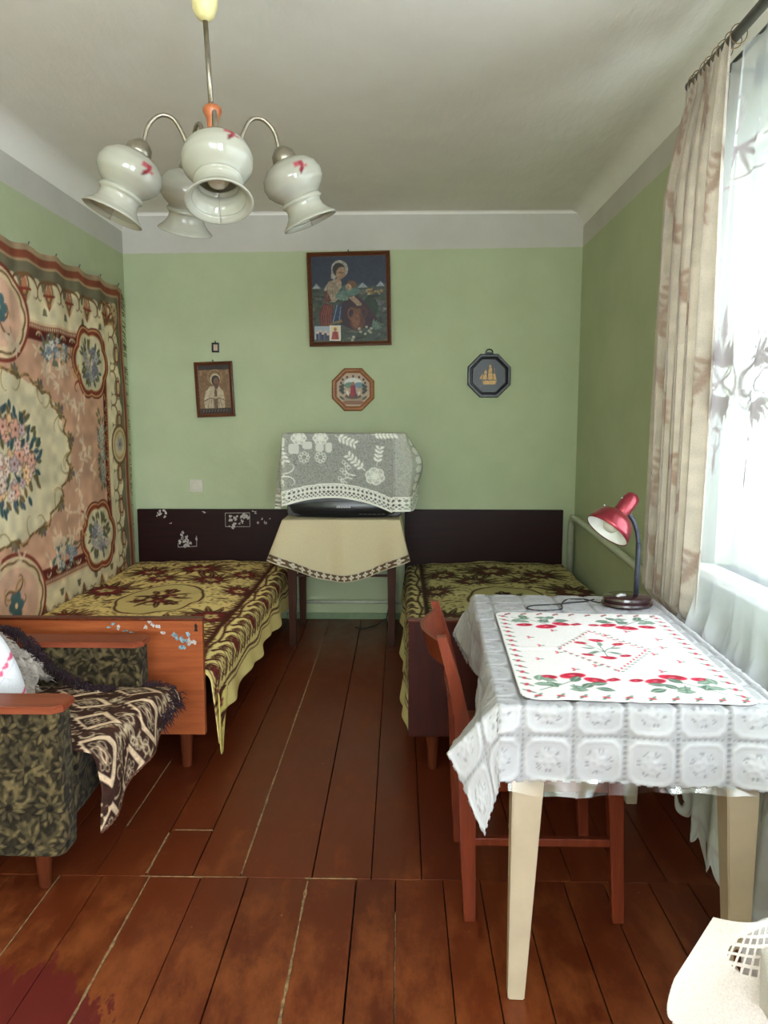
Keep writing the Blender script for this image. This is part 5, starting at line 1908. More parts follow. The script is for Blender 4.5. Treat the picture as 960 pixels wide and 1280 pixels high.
# signed overhang distances
la = np.clip(-a, 0, 9); ra = np.clip(a - TWX, 0, 9); fb_ = np.clip(-b, 0, 9); bb_ = np.clip(b - TLY, 0, 9)
fn = np.sin(b * 14) * .008 + np.sin(b * 31 + 1) * .004
fnx = np.sin(a * 12 + .5) * .006 + np.sin(a * 29) * .003


def hang(d, lean):
    r = .010
    o = r * np.clip(d / r, 0, 1) * .9 + lean * np.clip(d - r, 0, 9)
    z = np.where(d < r, d * d / (2 * r), r / 2 + np.sqrt(1 - lean ** 2) * (d - r))
    return o, z


ca_ = np.clip(a, 0, TWX); cb_ = np.clip(b, 0, TLY)
# how far each side leans out near the corners, where the stiff cloth kicks out
kick_fl = np.exp(-(cb_ / .20) ** 2)
lean_l = .06 + .62 * kick_fl + .40 * np.exp(-((TLY - cb_) / .16) ** 2)
lean_f = .05 + .12 * np.exp(-(ca_ / .10) ** 2) + .25 * np.exp(-((TWX - ca_) / .10) ** 2)
lean_r = .03 + .45 * kick_fl
lean_b = .08 + 0 * ca_
ol, zl = hang(la, lean_l); orr, zr = hang(ra, lean_r); of, zf = hang(fb_, lean_f); ob, zbk = hang(bb_, lean_b)
U = ca_ - ol + orr + (fn * np.clip(la / .1, 0, 1)) + (fn * np.clip(ra / .1, 0, 1))
V = cb_ - of + ob + fnx * np.clip(fb_ / .1, 0, 1)
Zc = zt - zl - zr - zf - zbk
# corner flaps: bilinear patches (table corner, side hem point, front hem point, cloth corner)
def patch(mask, s_, t_, C0, Ls, Ft, K):
    global U, V, Zc
    Q = ((1 - s_) * (1 - t_))[..., None] * np.array(C0) + (s_ * (1 - t_))[..., None] * np.array(Ls) + ((1 - s_) * t_)[..., None] * np.array(Ft) + (s_ * t_)[..., None] * np.array(K)
    U = np.where(mask, Q[..., 0], U); V = np.where(mask, Q[..., 1], V); Zc = np.where(mask, Q[..., 2], Zc)


def side_pt(lean, d):
    o, z = hang(np.array([d]), np.array([lean]))
    return float(o[0]), float(z[0])


# front left
oL, zL = side_pt(.68, OVX); oF, zF = side_pt(.17, OV)
patch((a < 0) & (b < 0), la / OVX, fb_ / OV, (0, 0, zt), (-oL, 0, zt - zL), (0, -oF, zt - zF), (-.030, -.035, .448))
# front right
oL, zL = side_pt(.50, OVX); oF, zF = side_pt(.30, OV)
patch((a > TWX) & (b < 0), ra / OVX, fb_ / OV, (TWX, 0, zt), (TWX + oL, 0, zt - zL), (TWX, -oF, zt - zF), (TWX + .05, -.06, .46))
# back left
oL, zL = side_pt(.46, OVX); oF, zF = side_pt(.08, OV)
patch((a < 0) & (b > TLY), la / OVX, bb_ / OV, (0, TLY, zt), (-oL, TLY, zt - zL), (0, TLY + oF, zt - zF), (-.02, TLY + .05, .47))
oL, zL = side_pt(.04, OVX)
patch((a > TWX) & (b > TLY), ra / OVX, bb_ / OV, (TWX, TLY, zt), (TWX + oL, TLY, zt - zL), (TWX, TLY + oF, zt - zF), (TWX + .0, TLY + .03, .47))
# crumples on the stiff corner
n1 = vnoise(c.nv, c.nu, 22, 71)
n5 = vnoise(c.nv, c.nu, 9, 72)
out_ = np.clip((la + ra + fb_ + bb_) / .08, 0, 1)
P = np.stack([TO.x + ex.x * U + ey.x * V, TO.y + ex.y * U + ey.y * V, Zc], -1)
# normals for relief
du = np.gradient(P, axis=1); dv = np.gradient(P, axis=0)
nn = np.cross(du, dv); nn /= np.maximum(np.linalg.norm(nn, axis=-1, keepdims=True), 1e-9)
P = P + nn * (c.H * .0032 + out_ * ((n1 - .5) * .006 + (n5 - .5) * .012))[..., None] + np.array((0, 0, .0008))
# scalloped hem
ex_ = np.minimum(c.X + OVX, TWX + OVX - c.X); ey_ = np.minimum(c.Y + OV, TLY + OV - c.Y)
ed = np.minimum(ex_ - .0035 * np.sin(c.Y * 2 * PI / .026), ey_ - .0035 * np.sin(c.X * 2 * PI / .026))
keepm = ed > .004
kf = keepm[:-1, :-1] & keepm[1:, 1:]
mC, nC, bC = mat('embossed_white_oilcloth')
at = N(nC, 'ShaderNodeAttribute', attribute_name='paint')
nC.links.new(at.outputs['Color'], bC.inputs['Base Color'])
bC.inputs['Roughness'].default_value = .38
bC.inputs['Specular IOR Level'].default_value = .5
bump(nC, bC, noise(nC, 500, 2, .5, objco(nC)), .12, .002)
M['oil'] = mC
tc = thing('tablecloth', 'white lace-patterned oilcloth draped over the dining table', 'tablecloth', tuple(tb(TWX / 2, TLY / 2, TH_)))
o = grid_obj('embossed_cloth', P, c.col4(), M['oil'], tc, keep=kf)
solid(o, .0012, -1)
# clear film edge peeping below the front hem
mF, nF, bF = mat('clear_plastic_film')
tp = nF.nodes.new('ShaderNodeBsdfTransparent'); gl = nF.nodes.new('ShaderNodeBsdfGlossy'); gl.inputs['Roughness'].default_value = .18
mx = nF.nodes.new('ShaderNodeMixShader'); mx.inputs[0].default_value = .16
nF.links.new(tp.outputs[0], mx.inputs[1]); nF.links.new(gl.outputs[0], mx.inputs[2]); nF.links.new(mx.outputs[0], nF.nodes['Material Output'].inputs[0])
uu, vv = np.meshgrid(np.linspace(.02, TWX - .02, 80), np.linspace(0, 1, 8))
Pf = []
zz = zt - .165 - .026 * vv - .008 * np.sin(uu * 9) * vv
off = -.022 - .012 * vv - .010 * np.sin(uu * 14) * vv + .004 * np.sin(uu * 60) * vv
Pf = np.stack([TO.x + ex.x * uu + ey.x * (off + .006), TO.y + ex.y * uu + ey.y * (off + .006), zz], -1)
grid_obj('clear_film_hem', Pf, None, mF, tc, label='clear plastic film edge')

# ------------------------------------------------------------------ rose napkin
NW, NL = .535, .790
c = Canvas(0, NW, 0, NL, .0029, (226, 220, 220))
red, red2, grn, grn2 = (206, 44, 74), (164, 28, 54), (120, 142, 126), (92, 116, 100)


def rose(x, y, r, a):
    c.ell(x, y, r, r * .62, red, a); c.ell(x + r * .2, y + r * .15, r * .6, r * .45, red2, a); c.ell(x - r * .3, y - r * .05, r * .42, r * .32, red, a + .5)
    c.ell(x, y + r * .05, r * .22, r * .16, (226, 90, 110), a); c.ring(x, y, r * .5, r * .32, .002, (150, 24, 48))


def corner(x, y, sx, sy):
    rose(x + sx * .11, y + sy * .13, .034, .3 * sx); rose(x + sx * .16, y + sy * .10, .028, -.4 * sx); rose(x + sx * .045, y + sy * .115, .026, .2 * sx); rose(x + sx * .205, y + sy * .105, .018, .2)
    for k, (dx, dy, a) in enumerate(((.03, .05, .4), (.06, .04, 2.0), (.09, .06, -.6), (.12, .045, .9), (.065, .085, 2.6), (.14, .07, .2), (.02, .085, 1.4), (.10, .085, 1.0), (.05, .065, 3.3), (.15, .045, -.4), (.085, .03, 0))):
        c.leaf(x + sx * dx, y + sy * dy, a if sx > 0 else PI - a, .046, .026, (grn, grn2)[k % 2], (170, 184, 172))
    c.line([(x + sx * .015, y + sy * .02), (x + sx * .07, y + sy * .06), (x + sx * .12, y + sy * .11)], .003, grn2)
    c.line([(x + sx * .11, y + sy * .02), (x + sx * .10, y + sy * .07)], .003, grn2)


for sx, sy in ((1, 1), (-1, 1), (1, -1), (-1, -1)):
    corner(NW / 2 - sx * (NW / 2 - .035), NL / 2 - sy * (NL / 2 - .040), sx, sy)
# running rosebud border
k = 0
per = [(s, .022, 0) for s in np.arange(.04, NW - .02, .052)] + [(s, NL - .022, 0) for s in np.arange(.04, NW - .02, .052)] + [(.022, s, PI / 2) for s in np.arange(.05, NL - .03, .046)] + [(NW - .022, s, PI / 2) for s in np.arange(.05, NL - .03, .046)]
for i, (x, y, a) in enumerate(per):
    c.ell(x, y, .0095, .0062, (206, 52, 80), a + .3 * (-1) ** i)
    c.leaf(x, y, a + 1.0, .022, .008, grn); c.leaf(x, y, a - 2.2, .022, .007, grn2)
# diamond wreath with a spray inside
D = [(NW / 2, NL / 2 - .19), (NW / 2 + .125, NL / 2), (NW / 2, NL / 2 + .19), (NW / 2 - .125, NL / 2)]
for p, q_ in zip(D, D[1:] + D[:1]):
    for s in np.linspace(0, 1, 11)[:-1]:
        x, y = p[0] + (q_[0] - p[0]) * s, p[1] + (q_[1] - p[1]) * s
        a = math.atan2(q_[1] - p[1], q_[0] - p[0])
        c.leaf(x, y, a + .5, .016, .007, (200, 80, 96)); c.leaf(x + .004, y, a - .5, .016, .006, grn)
cx, cy = NW / 2, NL / 2
for dx, dy, r_ in ((0, .085, .022), (-.05, .060, .018), (.055, .055, .018), (0, -.075, .022), (-.05, -.05, .017), (.05, -.055, .017)):
    c.line([(cx, cy - .02), (cx + dx, cy + dy)], .003, grn2); rose(cx + dx, cy + dy, r_, dx * 8)
for dx, dy, a in ((-.05, .0, 2.8), (.045, .01, .3), (-.03, -.02, 3.6), (.03, -.02, -.5), (0, .03, 1.4)): c.leaf(cx + dx * .4, cy + dy, a, .04, .014, grn)
for x, y in ((.08, .30), (.10, .42), (.08, .50), (.45, .30), (.44, .42), (.45, .50), (.16, .22), (.38, .22), (.16, .58), (.38, .58), (.22, .25), (.31, .54), (.14, .36), (.40, .36)):
    for j in range(3): c.leaf(x, y, j * 2.1, .014, .008, (204, 76, 96) if j else grn)
c.frame(.006, NW - .006, .006, NL - .006, .0035, (226, 222, 222), r=.03)
n1 = vnoise(c.nv, c.nu, 14, 81); n2 = vnoise(c.nv, c.nu, 5, 82)
dx, dy = np.abs(c.X - NW / 2) - NW / 2 + .035, np.abs(c.Y - NL / 2) - NL / 2 + .035
rd = np.hypot(np.maximum(dx, 0), np.maximum(dy, 0)) - .035
kp = (rd < .0005)[:-1, :-1]
creases = .0018 * np.exp(-((c.Y - NL * .5) / .012) ** 2) + .0018 * np.exp(-((c.X - NW * .5 + .02) / .010) ** 2)
Zn = TH_ + .0068 + .0030 * n2 + .0018 * n1 + creases
PA, PB = c.X + .052, c.Y + .020
P = np.stack([TO.x + ex.x * PA + ey.x * PB, TO.y + ex.y * PA + ey.y * PB, Zn], -1)
M['cotton'] = painted('printed_cotton', .85, 300, .25, spec=.2)
o = grid_obj('printed_napkin', P, c.col4(), M['cotton'], keep=kp, origin=tuple(tb(.32, .42, TH_ + .005)), label='white square cloth printed with red roses lying on the lace tablecloth', cat='napkin')
solid(o, .0016, 0)

# ------------------------------------------------------------------ red desk lamp
LB = (.787, 2.565)
zl0 = TH_ + .009
t = thing('desk_lamp', 'red metallic gooseneck desk lamp with dark oval base on the table', 'lamp', (LB[0], LB[1], zl0))
bm = bmesh.new()
lathe(bm, [(0, 0), (.084, 0), (.088, .006), (.086, .013), (.078, .016), (.078, .020), (.082, .023), (.080, .031), (.070, .036), (0, .038)], (LB[0], LB[1], zl0), seg=48)
for v_ in bm.verts: v_.co.x = LB[0] + (v_.co.x - LB[0]) * 1.0; v_.co.y = LB[1] + (v_.co.y - LB[1]) * .82
obj('base', bm, M['lampdark'], t, angle=30)
npt = [(LB[0] + .030, LB[1], zl0 + .03), (LB[0] + .031, LB[1], zl0 + .10), (LB[0] + .032, LB[1], zl0 + .17), (LB[0] + .031, LB[1], zl0 + .215), (LB[0] + .026, LB[1], zl0 + .255), (LB[0] + .013, LB[1] + .002, zl0 + .292), (LB[0] - .008, LB[1] + .004, zl0 + .322), (LB[0] - .022, LB[1] + .006, zl0 + .333)]
bm = bmesh.new(); tube(bm, npt[:4], .0088, 14); obj('stem', bm, M['neck'], t, True)
# ribbed flexible neck
bm = bmesh.new()
pts, rad = [], []
for i in range(3, len(npt) - 1):
    for k in range(10):
        f = k / 10
        p = Vector(npt[i]).lerp(Vector(npt[i + 1]), f)
        pts.append(p); rad.append(.0072 + .0010 * ((len(pts)) % 2))
pts.append(Vector(npt[-1])); rad.append(.007)
# smooth
for _ in range(4):
    pts = [pts[0]] + [(pts[i - 1] + pts[i] * 2 + pts[i + 1]) / 4 for i in range(1, len(pts) - 1)] + [pts[-1]]
tube(bm, pts, rad, 12); obj('gooseneck', bm, M['neck'], t, True)
hd = Vector((LB[0] - .035, LB[1] + .0, zl0 + .318))          # joint of housing and dome
axd = Vector((-.60, -.25, -.70)).normalized()                # direction the lamp shines
bm = bmesh.new(); lathe(bm, [(0, -.088), (.014, -.086), (.025, -.076), (.028, -.060), (.028, .0), (.025, .006)], hd, axd, 32)
obj('socket_housing', bm, M['redmet'], t, True)
for k in range(4):
    bm = bmesh.new()
    n_ = axd.orthogonal().normalized(); b_ = axd.cross(n_)
    a = .5 + k * .5
    d_ = n_ * math.cos(a) + b_ * math.sin(a)
    tube(bm, [hd - axd * .056 + d_ * .0275, hd - axd * .030 + d_ * .0275], .0012, 5); obj('vent_slot', bm, M['lampdark'], t)
bm = bmesh.new(); lathe(bm, [(.022, .000), (.040, .004), (.058, .016), (.070, .036), (.077, .062), (.079, .078), (.0775, .078), (.075, .062), (.068, .037), (.056, .018), (.038, .007), (.02, .004)], hd, axd, 48)
sh = obj('lamp_shade', bm, M['redmet'], t, True)
bm = bmesh.new(); lathe(bm, [(.0765, .076), (.074, .062), (.067, .038), (.055, .020), (.036, .009), (.0, .006)], hd, axd, 48); obj('shade_lining', bm, M['white'], sh, True)
bm = bmesh.new(); lathe(bm, [(.0, .012), (.013, .014), (.014, .03), (.026, .048), (.028, .058), (.018, .072), (0, .075)], hd, axd, 24); obj('light_bulb', bm, M['opal'] if False else M['whitep'], t, True)
for p_ in (hd - axd * .045 + Vector((-.020, .0, .020)), hd + axd * .030 + Vector((-.038, .0, .052))):
    bm = bmesh.new(); bmesh.ops.create_icosphere(bm, subdivisions=2, radius=.0034, matrix=Matrix.Translation(p_)); obj('rivet', bm, M['silver'], t, True)
bm = bmesh.new(); tube(bm, [(LB[0] - .045, LB[1] - .030, zl0 + .036), (LB[0] - .030, LB[1] - .022, zl0 + .040), (LB[0] - .012, LB[1] - .018, zl0 + .037)], .006, 8); obj('switch', bm, M['silver'], t, True)
zc = TH_ + .0075
cp = [(LB[0] - .060, LB[1] + .03, zc + .010), (LB[0] - .085, 2.60, zc), (.66, 2.65, zc), (.60, 2.645, zc), (.565, 2.58, zc), (.55, 2.51, zc), (.50, 2.485, zc), (.455, 2.49, zc), (.435, 2.52, zc), (.46, 2.555, zc), (.53, 2.57, zc), (.60, 2.585, zc + .004), (.66, 2.62, zc), (.70, 2.655, zc)]
sp = []
for i in range(len(cp) - 1):
    p0, p1, p2, p3 = [Vector(cp[max(0, min(len(cp) - 1, i + k))]) for k in (-1, 0, 1, 2)]
    for k in range(6):
        u = k / 6
        sp.append(.5 * (2 * p1 + (p2 - p0) * u + (2 * p0 - 5 * p1 + 4 * p2 - p3) * u * u + (3 * p1 - p0 - 3 * p2 + p3) * u ** 3))
bm = bmesh.new(); tube(bm, sp, .0024, 8); obj('cord', bm, M['wire'], t, True)

# ------------------------------------------------------------------ cherry chair pushed under the table
t = thing('dining_chair', 'cherry wooden chair with curved back rail pushed under the white table', 'chair', (.40, 2.18, 0))
cy0, cy1 = 1.975, 2.375
for y in (cy0, cy1):
    # rear post: foot -> seat -> raked back
    bm = bmesh.new()
    S = [(.200, 0), (.192, .20), (.186, .44), (.172, .58), (.148, .70), (.112, .822)]
    W_ = [.020, .026, .030, .027, .021, .016]
    R = []
    for (x, z), w in zip(S, W_):
        R.append([(x - w * .8, y - .012, z), (x + w * .8, y - .012, z), (x + w * .8, y + .012, z), (x - w * .8, y + .012, z)])
    loft(bm, R)
    obj('rear_post', bm, M['cherry'], t, angle=40)
    bm = bmesh.new(); w = .016
    hexa(bm, [(.614 - w, y - w, 0), (.614 + w, y - w, 0), (.614 + w, y + w, 0), (.614 - w, y + w, 0)], [(.590 - .021, y - .021, .43), (.590 + .021, y - .021, .43), (.590 + .021, y + .021, .43), (.590 - .021, y + .021, .43)], .003)
    obj('front_leg', bm, M['cherry'], t)
    bm = bmesh.new(); box(bm, (.195, y - .009, .225), (.60, y + .009, .248), .003); obj('stretcher', bm, M['cherry'], t)
    bm = bmesh.new(); box(bm, (.195, y - .010, .385), (.585, y + .010, .43), .003); obj('seat_rail', bm, M['cherry'], t)
for x in (.20, .59):
    bm = bmesh.new(); box(bm, (x - .010, cy0 + .01, .385), (x + .010, cy1 - .01, .43), .003); obj('seat_rail', bm, M['cherry'], t)
bm = bmesh.new(); box(bm, (.175, cy0 - .02, .43), (.625, cy1 + .02, .448), .008, 3); obj('seat', bm, M['cherry'], t, angle=40)
def rail(bm, z0, z1, bulge, th_, x_at):
    n = 14
    R = []
    for i in range(n + 1):
        u = i / n
        y = cy0 + (cy1 - cy0) * u
        bx_ = -bulge * math.sin(u * PI)
        R.append([(x_at(z0) + bx_, y, z0), (x_at(z0) + bx_ + th_, y, z0), (x_at(z1) + bx_ + th_, y, z1), (x_at(z1) + bx_, y, z1)])
    loft(bm, R)
xa = lambda z: .112 + (.822 - z) * .30
bm = bmesh.new(); rail(bm, .725, .798, .058, .010, xa); obj('top_rail', bm, M['cherry'], t, angle=40)
bm = bmesh.new(); rail(bm, .60, .63, .022, .010, lambda z: .165 + (.60 - z) * .3); obj('lower_rail', bm, M['cherry'], t, angle=40)

# ------------------------------------------------------------------ armchair
mU, nU, bU = mat('dark_olive_cut_velvet')
def velvet():
    c = None
M['velvet'] = painted('cut_velvet', .95, 260, .6, sheen=.04, spec=.08)


def paint_velvet(w, h, seed):
    c = Canvas(0, w, 0, h, .0044, (44, 37, 27))
    q = random.Random(seed)
    ol, ol2, dk = (94, 81, 55), (74, 64, 45), (30, 24, 19)
    s = .118
    for j in range(-1, int(h / s) + 2):
        for i in range(-1, int(w / s) + 2):
            x, y = i * s + (s / 2 if j % 2 else 0), j * s + .03
            for k in range(10):
                a = k * .63 + j
                c.leaf(x, y, a, .056, .022, dk); c.leaf(x, y, a, .048, .013 + .004 * (k % 2), (ol, ol2)[k % 2])
            c.ell(x, y, .012, .012, dk)
            for k in range(5):
                a = q.random() * 6.3
                c.scroll(x + .06 * math.cos(a), y + .06 * math.sin(a), a, .10, .011, (ol2, ol)[k % 2], (-1) ** k)
                c.leaf(x + .075 * math.cos(a + .6), y + .075 * math.sin(a + .6), a + 1.2, .055, .015, (ol2, ol)[k % 2])
                c.leaf(x + .05 * math.cos(a + 2), y + .05 * math.sin(a + 2), a + 2.4, .06, .012, ol)
    n = vnoise(c.nv, c.nu, 140, seed)
    c.C *= (.72 + .5 * n)[..., None]
    return c


def velvet_box(name, x0, x1, y0, y1, z0, z1, parent, seed, r=.02):
    """upholstered block: printed cloth wrapped round the front, outer end and back, soft corners"""
    wx, wy, h = x1 - x0, y1 - y0, z1 - z0
    per = 2 * (wx + wy)
    c = paint_velvet(per, h, seed)
    s = c.X
    hw, hd_ = wx / 2, wy / 2
    # rounded-rectangle perimeter
    px = np.where(s < wx, s - hw, np.where(s < wx + wy, hw, np.where(s < 2 * wx + wy, hw - (s - wx - wy), -hw)))
    py = np.where(s < wx, -hd_, np.where(s < wx + wy, -hd_ + (s - wx), np.where(s < 2 * wx + wy, hd_, hd_ - (s - 2 * wx - wy))))
    kx, ky = np.clip(px, -hw + r, hw - r), np.clip(py, -hd_ + r, hd_ - r)
    dx, dy = px - kx, py - ky
    L = np.maximum(np.hypot(dx, dy), 1e-6)
    px = kx + dx / L * np.minimum(L, r); py = ky + dy / L * np.minimum(L, r)
    zc = c.Y
    e = np.clip(np.minimum(zc, h - zc) / .018, 0, 1)
    pull = .012 * (1 - np.sqrt(1 - (1 - e) ** 2))
    n = vnoise(c.nv, c.nu, 16, seed + 1)
    sc = 1 - pull / np.maximum(np.hypot(px, py), .02)
    bulge = 1 + .0
    P = np.stack([(x0 + x1) / 2 + px * sc + (n - .5) * .005, (y0 + y1) / 2 + py * sc + (n - .5) * .005, z0 + zc + 0 * px], -1)
    o = grid_obj(name, P, c.col4(), M['velvet'], parent)
    bm = bmesh.new(); box(bm, (x0 + .012, y0 + .012, z0 + .004), (x1 - .012, y1 - .012, z1 - .002), .004); obj('padding', bm, M['dark'], o)
    return o


t = thing('armchair', 'dark olive velvet armchair with wooden arm caps at the left edge', 'armchair', (-1.30, 2.38, 0))
def arm(y0, y1, xf, seed):
    o = velvet_box('armrest', -1.66, xf, y0, y1, .135, .572, t, seed)
    bm = bmesh.new()
    prism(bm, [(-1.67, y0 - .012), (xf - .012, y0 - .012), (xf + .012, y0 + .010), (xf + .012, y1 - .010), (xf - .012, y1 + .008), (-1.67, y1 + .008)], .020, Matrix.Translation((0, 0, .572)), .004)
    obj('arm_cap', bm, M['armwood'], o)
arm(2.035, 2.13, -.972, 91)
arm(2.66, 2.755, -.955, 93)
o = velvet_box('seat_base', -1.60, -.985, 2.13, 2.66, .20, .33, t, 95)
o = velvet_box('seat_cushion', -1.56, -.965, 2.135, 2.655, .33, .405, t, 97)
o = velvet_box('backrest', -1.80, -1.58, 2.05, 2.74, .20, .84, t, 99)
for x, y in ((-1.07, 2.10), (-1.07, 2.70), (-1.58, 2.10), (-1.58, 2.70)):
    bm = bmesh.new(); lathe(bm, [(.015, 0), (.018, .004), (.025, .14), (.025, .20)], (x, y, 0), seg=16, cap=True); obj('leg', bm, M['legwood'], t, angle=50)

# patterned throw on the seat
c = Canvas(0, .92, 0, .64, .0042, (66, 42, 34))
pk, cr, br2 = (226, 196, 164), (206, 186, 154), (120, 84, 62)
q = random.Random(17)
for i in range(260):
    x, y = q.random() * .92, q.random() * .64
    c.scroll(x, y, q.random() * 6.3, .09, .0075, cr, (-1) ** i, 5)
    if i % 2: c.ring(x, y, .020, .014, .004, cr)
    if i % 3 == 0: c.ell(x, y, .009, .006, br2)
for j in range(-1, 5):
    for i in range(-1, 6):
        x, y = .05 + i * .215 + (.108 if j % 2 else 0), .04 + j * .165
        Dm = [(x, y - .090), (x + .098, y), (x, y + .090), (x - .098, y)]
        c.poly(Dm, (58, 36, 30))
        c.poly([(x, y - .084), (x + .091, y), (x, y + .084), (x - .091, y)], pk)
        c.poly([(x, y - .056), (x + .063, y), (x, y + .056), (x - .063, y)], (58, 36, 30))
        # one half of the lozenge is broken by dark scallops
        for k in range(5):
            c.ell(x - .09 + k * .022, y - .005 - k * .019, .014, .012, (58, 36, 30))
        for k in range(6):
            a = k * 1.05
            c.ring(x + .028 * math.cos(a), y + .024 * math.sin(a), .010, .009, .0035, cr)
        c.poly([(x, y - .016), (x + .018, y), (x, y + .016), (x - .018, y)], pk); c.poly([(x, y - .008), (x + .009, y), (x, y + .008), (x - .009, y)], (58, 36, 30))
n = vnoise(c.nv, c.nu, 110, 18)
c.C *= (.86 + .22 * n)[..., None]
u, v = c.X / .92, c.Y / .64
# x of cloth runs back -> front and over the seat front; front edge is cut on a slant
flat = .66
S = c.X
front = np.clip(S - flat, 0, 9)
yl = 2.15 + v * .52
hangl = .055 + .185 * (1 - v) + .006 * np.sin(v * 12)
r = .035
dr = front
f = np.clip(dr / .12, 0, 1)
arc = np.clip(dr / (r * 1.3), 0, 1)
X = -1.52 + np.minimum(S, flat) * (1 - .125 * (1 - v)) + r * np.sin(arc * PI / 2) + .012 * np.sin(v * 15) * f + .012 * f
n1 = vnoise(c.nv, c.nu, 9, 19)
Z = .418 - r * (1 - np.cos(arc * PI / 2)) * .9 - np.clip(dr - r * .6, 0, 9) + (n1 - .5) * .012 * (1 - f) + .020 * np.sin(np.clip(v, 0, 1) * PI) * (1 - f)
P = np.stack([X, yl + (.012 * np.sin(dr * 20)) * f - .03 * (1 - v) ** 2 * np.clip(S / flat * 4 - 3, 0, 1), Z], -1)
tt = thing('armchair_throw', 'brown and cream diamond patterned throw on the armchair seat', 'throw', (-1.1, 2.4, .41))
kth = (front <= hangl)
last = kth.sum(axis=1) - 1
th_o = grid_obj('patterned_cloth', P, c.col4(), painted('printed_plush', .9, 240, .4, sheen=.0, spec=.12), tt, keep=kth[:-1, :-1])
solid(th_o, .005, 0)
bm = bmesh.new()
pts = [tuple(P[k, last[k]]) for k in range(0, P.shape[0], 4)]
tube(bm, pts, .0045, 6); obj('hem_binding', bm, plain('brown_binding', rgb(92, 50, 34), .8), tt)
bm = bmesh.new()
for k in range(300):
    s_ = random.random()
    i = int(s_ * last[-1])
    if s_ > .55 or True:
        p = Vector(P[-1, i]) + Vector((0, .0, .0))
        L = .022 + .02 * random.random()
        d = Vector((random.uniform(-.4, .6), .15 + random.uniform(-.1, .4), random.uniform(-1, .2) if i > last[-1] * .9 else random.uniform(.0, .8))).normalized()
        m_ = p + d * L * .5 + Vector((0, 0, .006))
        tube(bm, [p, m_, p + d * L + Vector((0, 0, -.012))], [.0028, .0024, .0008], 4, False)
for k in range(70):
    v_ = .72 + .28 * random.random()
    p = Vector(P[int(v_ * (P.shape[0] - 1)), int(last[int(v_ * (P.shape[0] - 1))]) - int(random.random() * 12)])
    d = Vector((random.uniform(.3, 1), random.uniform(-.2, .7), random.uniform(-1, .5))).normalized()
    tube(bm, [p, p + d * .016, p + d * .030 + Vector((0, 0, -.014))], [.0028, .0022, .0008], 4, False)
obj('purple_fringe', bm, plain('plum_wool', rgb(44, 22, 31), .95, var=.2), tt, kind='stuff', label='plum wool fringe')

# shaggy grey and plum shawl over the back corner
tt = thing('shaggy_shawl', 'grey fleece shawl with plum fringe bunched behind the white cushion', 'shawl', (-1.40, 2.55, .45))
nU_, nV_ = 60, 50
uu, vv = np.meshgrid(np.linspace(0, 1, nU_), np.linspace(0, 1, nV_))
Xs = -1.56 + .285 * uu + .05 * vv * 0
Ys = 2.46 + .17 * vv + .01 * np.sin(uu * 9)
Zs = .705 - .21 * uu ** 1.5 - .03 * np.cos(vv * 6) - .05 * (1 - vv) * uu
ns = vnoise(nV_, nU_, 14, 23)
Zs = Zs + (ns - .5) * .03
Cs = np.ones((nV_, nU_, 4)); Cs[..., :3] = np.array((176, 166, 158)) / 255 * (.75 + .4 * ns)[..., None]
solid(grid_obj('fleece', np.stack([Xs, Ys, Zs], -1), Cs, M['spread'], tt), .02, -1)
bm = bmesh.new()
for k in range(700):
    i, j = random.randrange(nU_), random.randrange(nV_)
    p = Vector((Xs[j, i], Ys[j, i], Zs[j, i]))
    d = Vector((random.uniform(0, 1), random.uniform(-.8, .2), random.uniform(-.2, .6))).normalized()
    tube(bm, [p, p + d * .008, p + d * .018 + Vector((.004, 0, -.008))], [.0026, .002, .0008], 4, False)
obj('fleece_tufts', bm, plain('grey_fleece', rgb(184, 174, 166), .95, var=.15), tt, kind='stuff')
bm = bmesh.new()
path = [Vector(p) for p in ((-1.45, 2.645, .66), (-1.38, 2.64, .63), (-1.32, 2.63, .57), (-1.26, 2.62, .515), (-1.20, 2.61, .475), (-1.12, 2.61, .445), (-1.04, 2.62, .43))]
for k in range(520):
    f_ = random.random() * (len(path) - 1.001)
    i = int(f_)
    p = path[i].lerp(path[i + 1], f_ - i) + Vector((random.uniform(-.012, .012), random.uniform(-.02, .01), random.uniform(-.012, .008)))
    d = Vector((random.uniform(-.3, 1), random.uniform(-.7, .1), random.uniform(-1, .3))).normalized()
    L = random.uniform(.014, .03)
    tube(bm, [p, p + d * L * .5, p + d * L + Vector((0, 0, -.012))], [.0028, .0024, .0008], 4, False)
obj('plum_fringe', bm, plain('plum_wool_dark', rgb(42, 22, 30), .95, var=.2), tt, kind='stuff')

# white cushion with pink hearts, leaning on the back
nn_ = 90
c = Canvas(-.19, .19, -.21, .21, .0042, (236, 236, 242))
def heart(x, y, s, a):
    P_ = []
    for k in range(24):
        th_ = 2 * PI * k / 24
        hx_, hy_ = 16 * math.sin(th_) ** 3, 13 * math.cos(th_) - 5 * math.cos(2 * th_) - 2 * math.cos(3 * th_) - math.cos(4 * th_)
        P_.append((x + s * (hx_ * math.cos(a) - hy_ * math.sin(a)) / 16, y + s * (hx_ * math.sin(a) + hy_ * math.cos(a)) / 16))
    c.poly(P_, (226, 96, 130))
for gx_ in (-.10, .02, .14):
    for gy_ in (-.14, .0, .13):
        for k in range(3): heart(gx_ + k * .022, gy_ + k * .014, .011, .5)
        c.line([(gx_ - .05, gy_ - .05), (gx_ + .07, gy_ + .02)], .0018, (196, 190, 214)); c.line([(gx_ - .03, gy_ + .03), (gx_ + .02, gy_ - .04)], .0015, (196, 200, 190))
u, v = c.X / .19, c.Y / .21
bulge = (np.clip(1 - np.abs(u) ** 3.0, 0, 1) * np.clip(1 - np.abs(v) ** 3.0, 0, 1)) ** .55
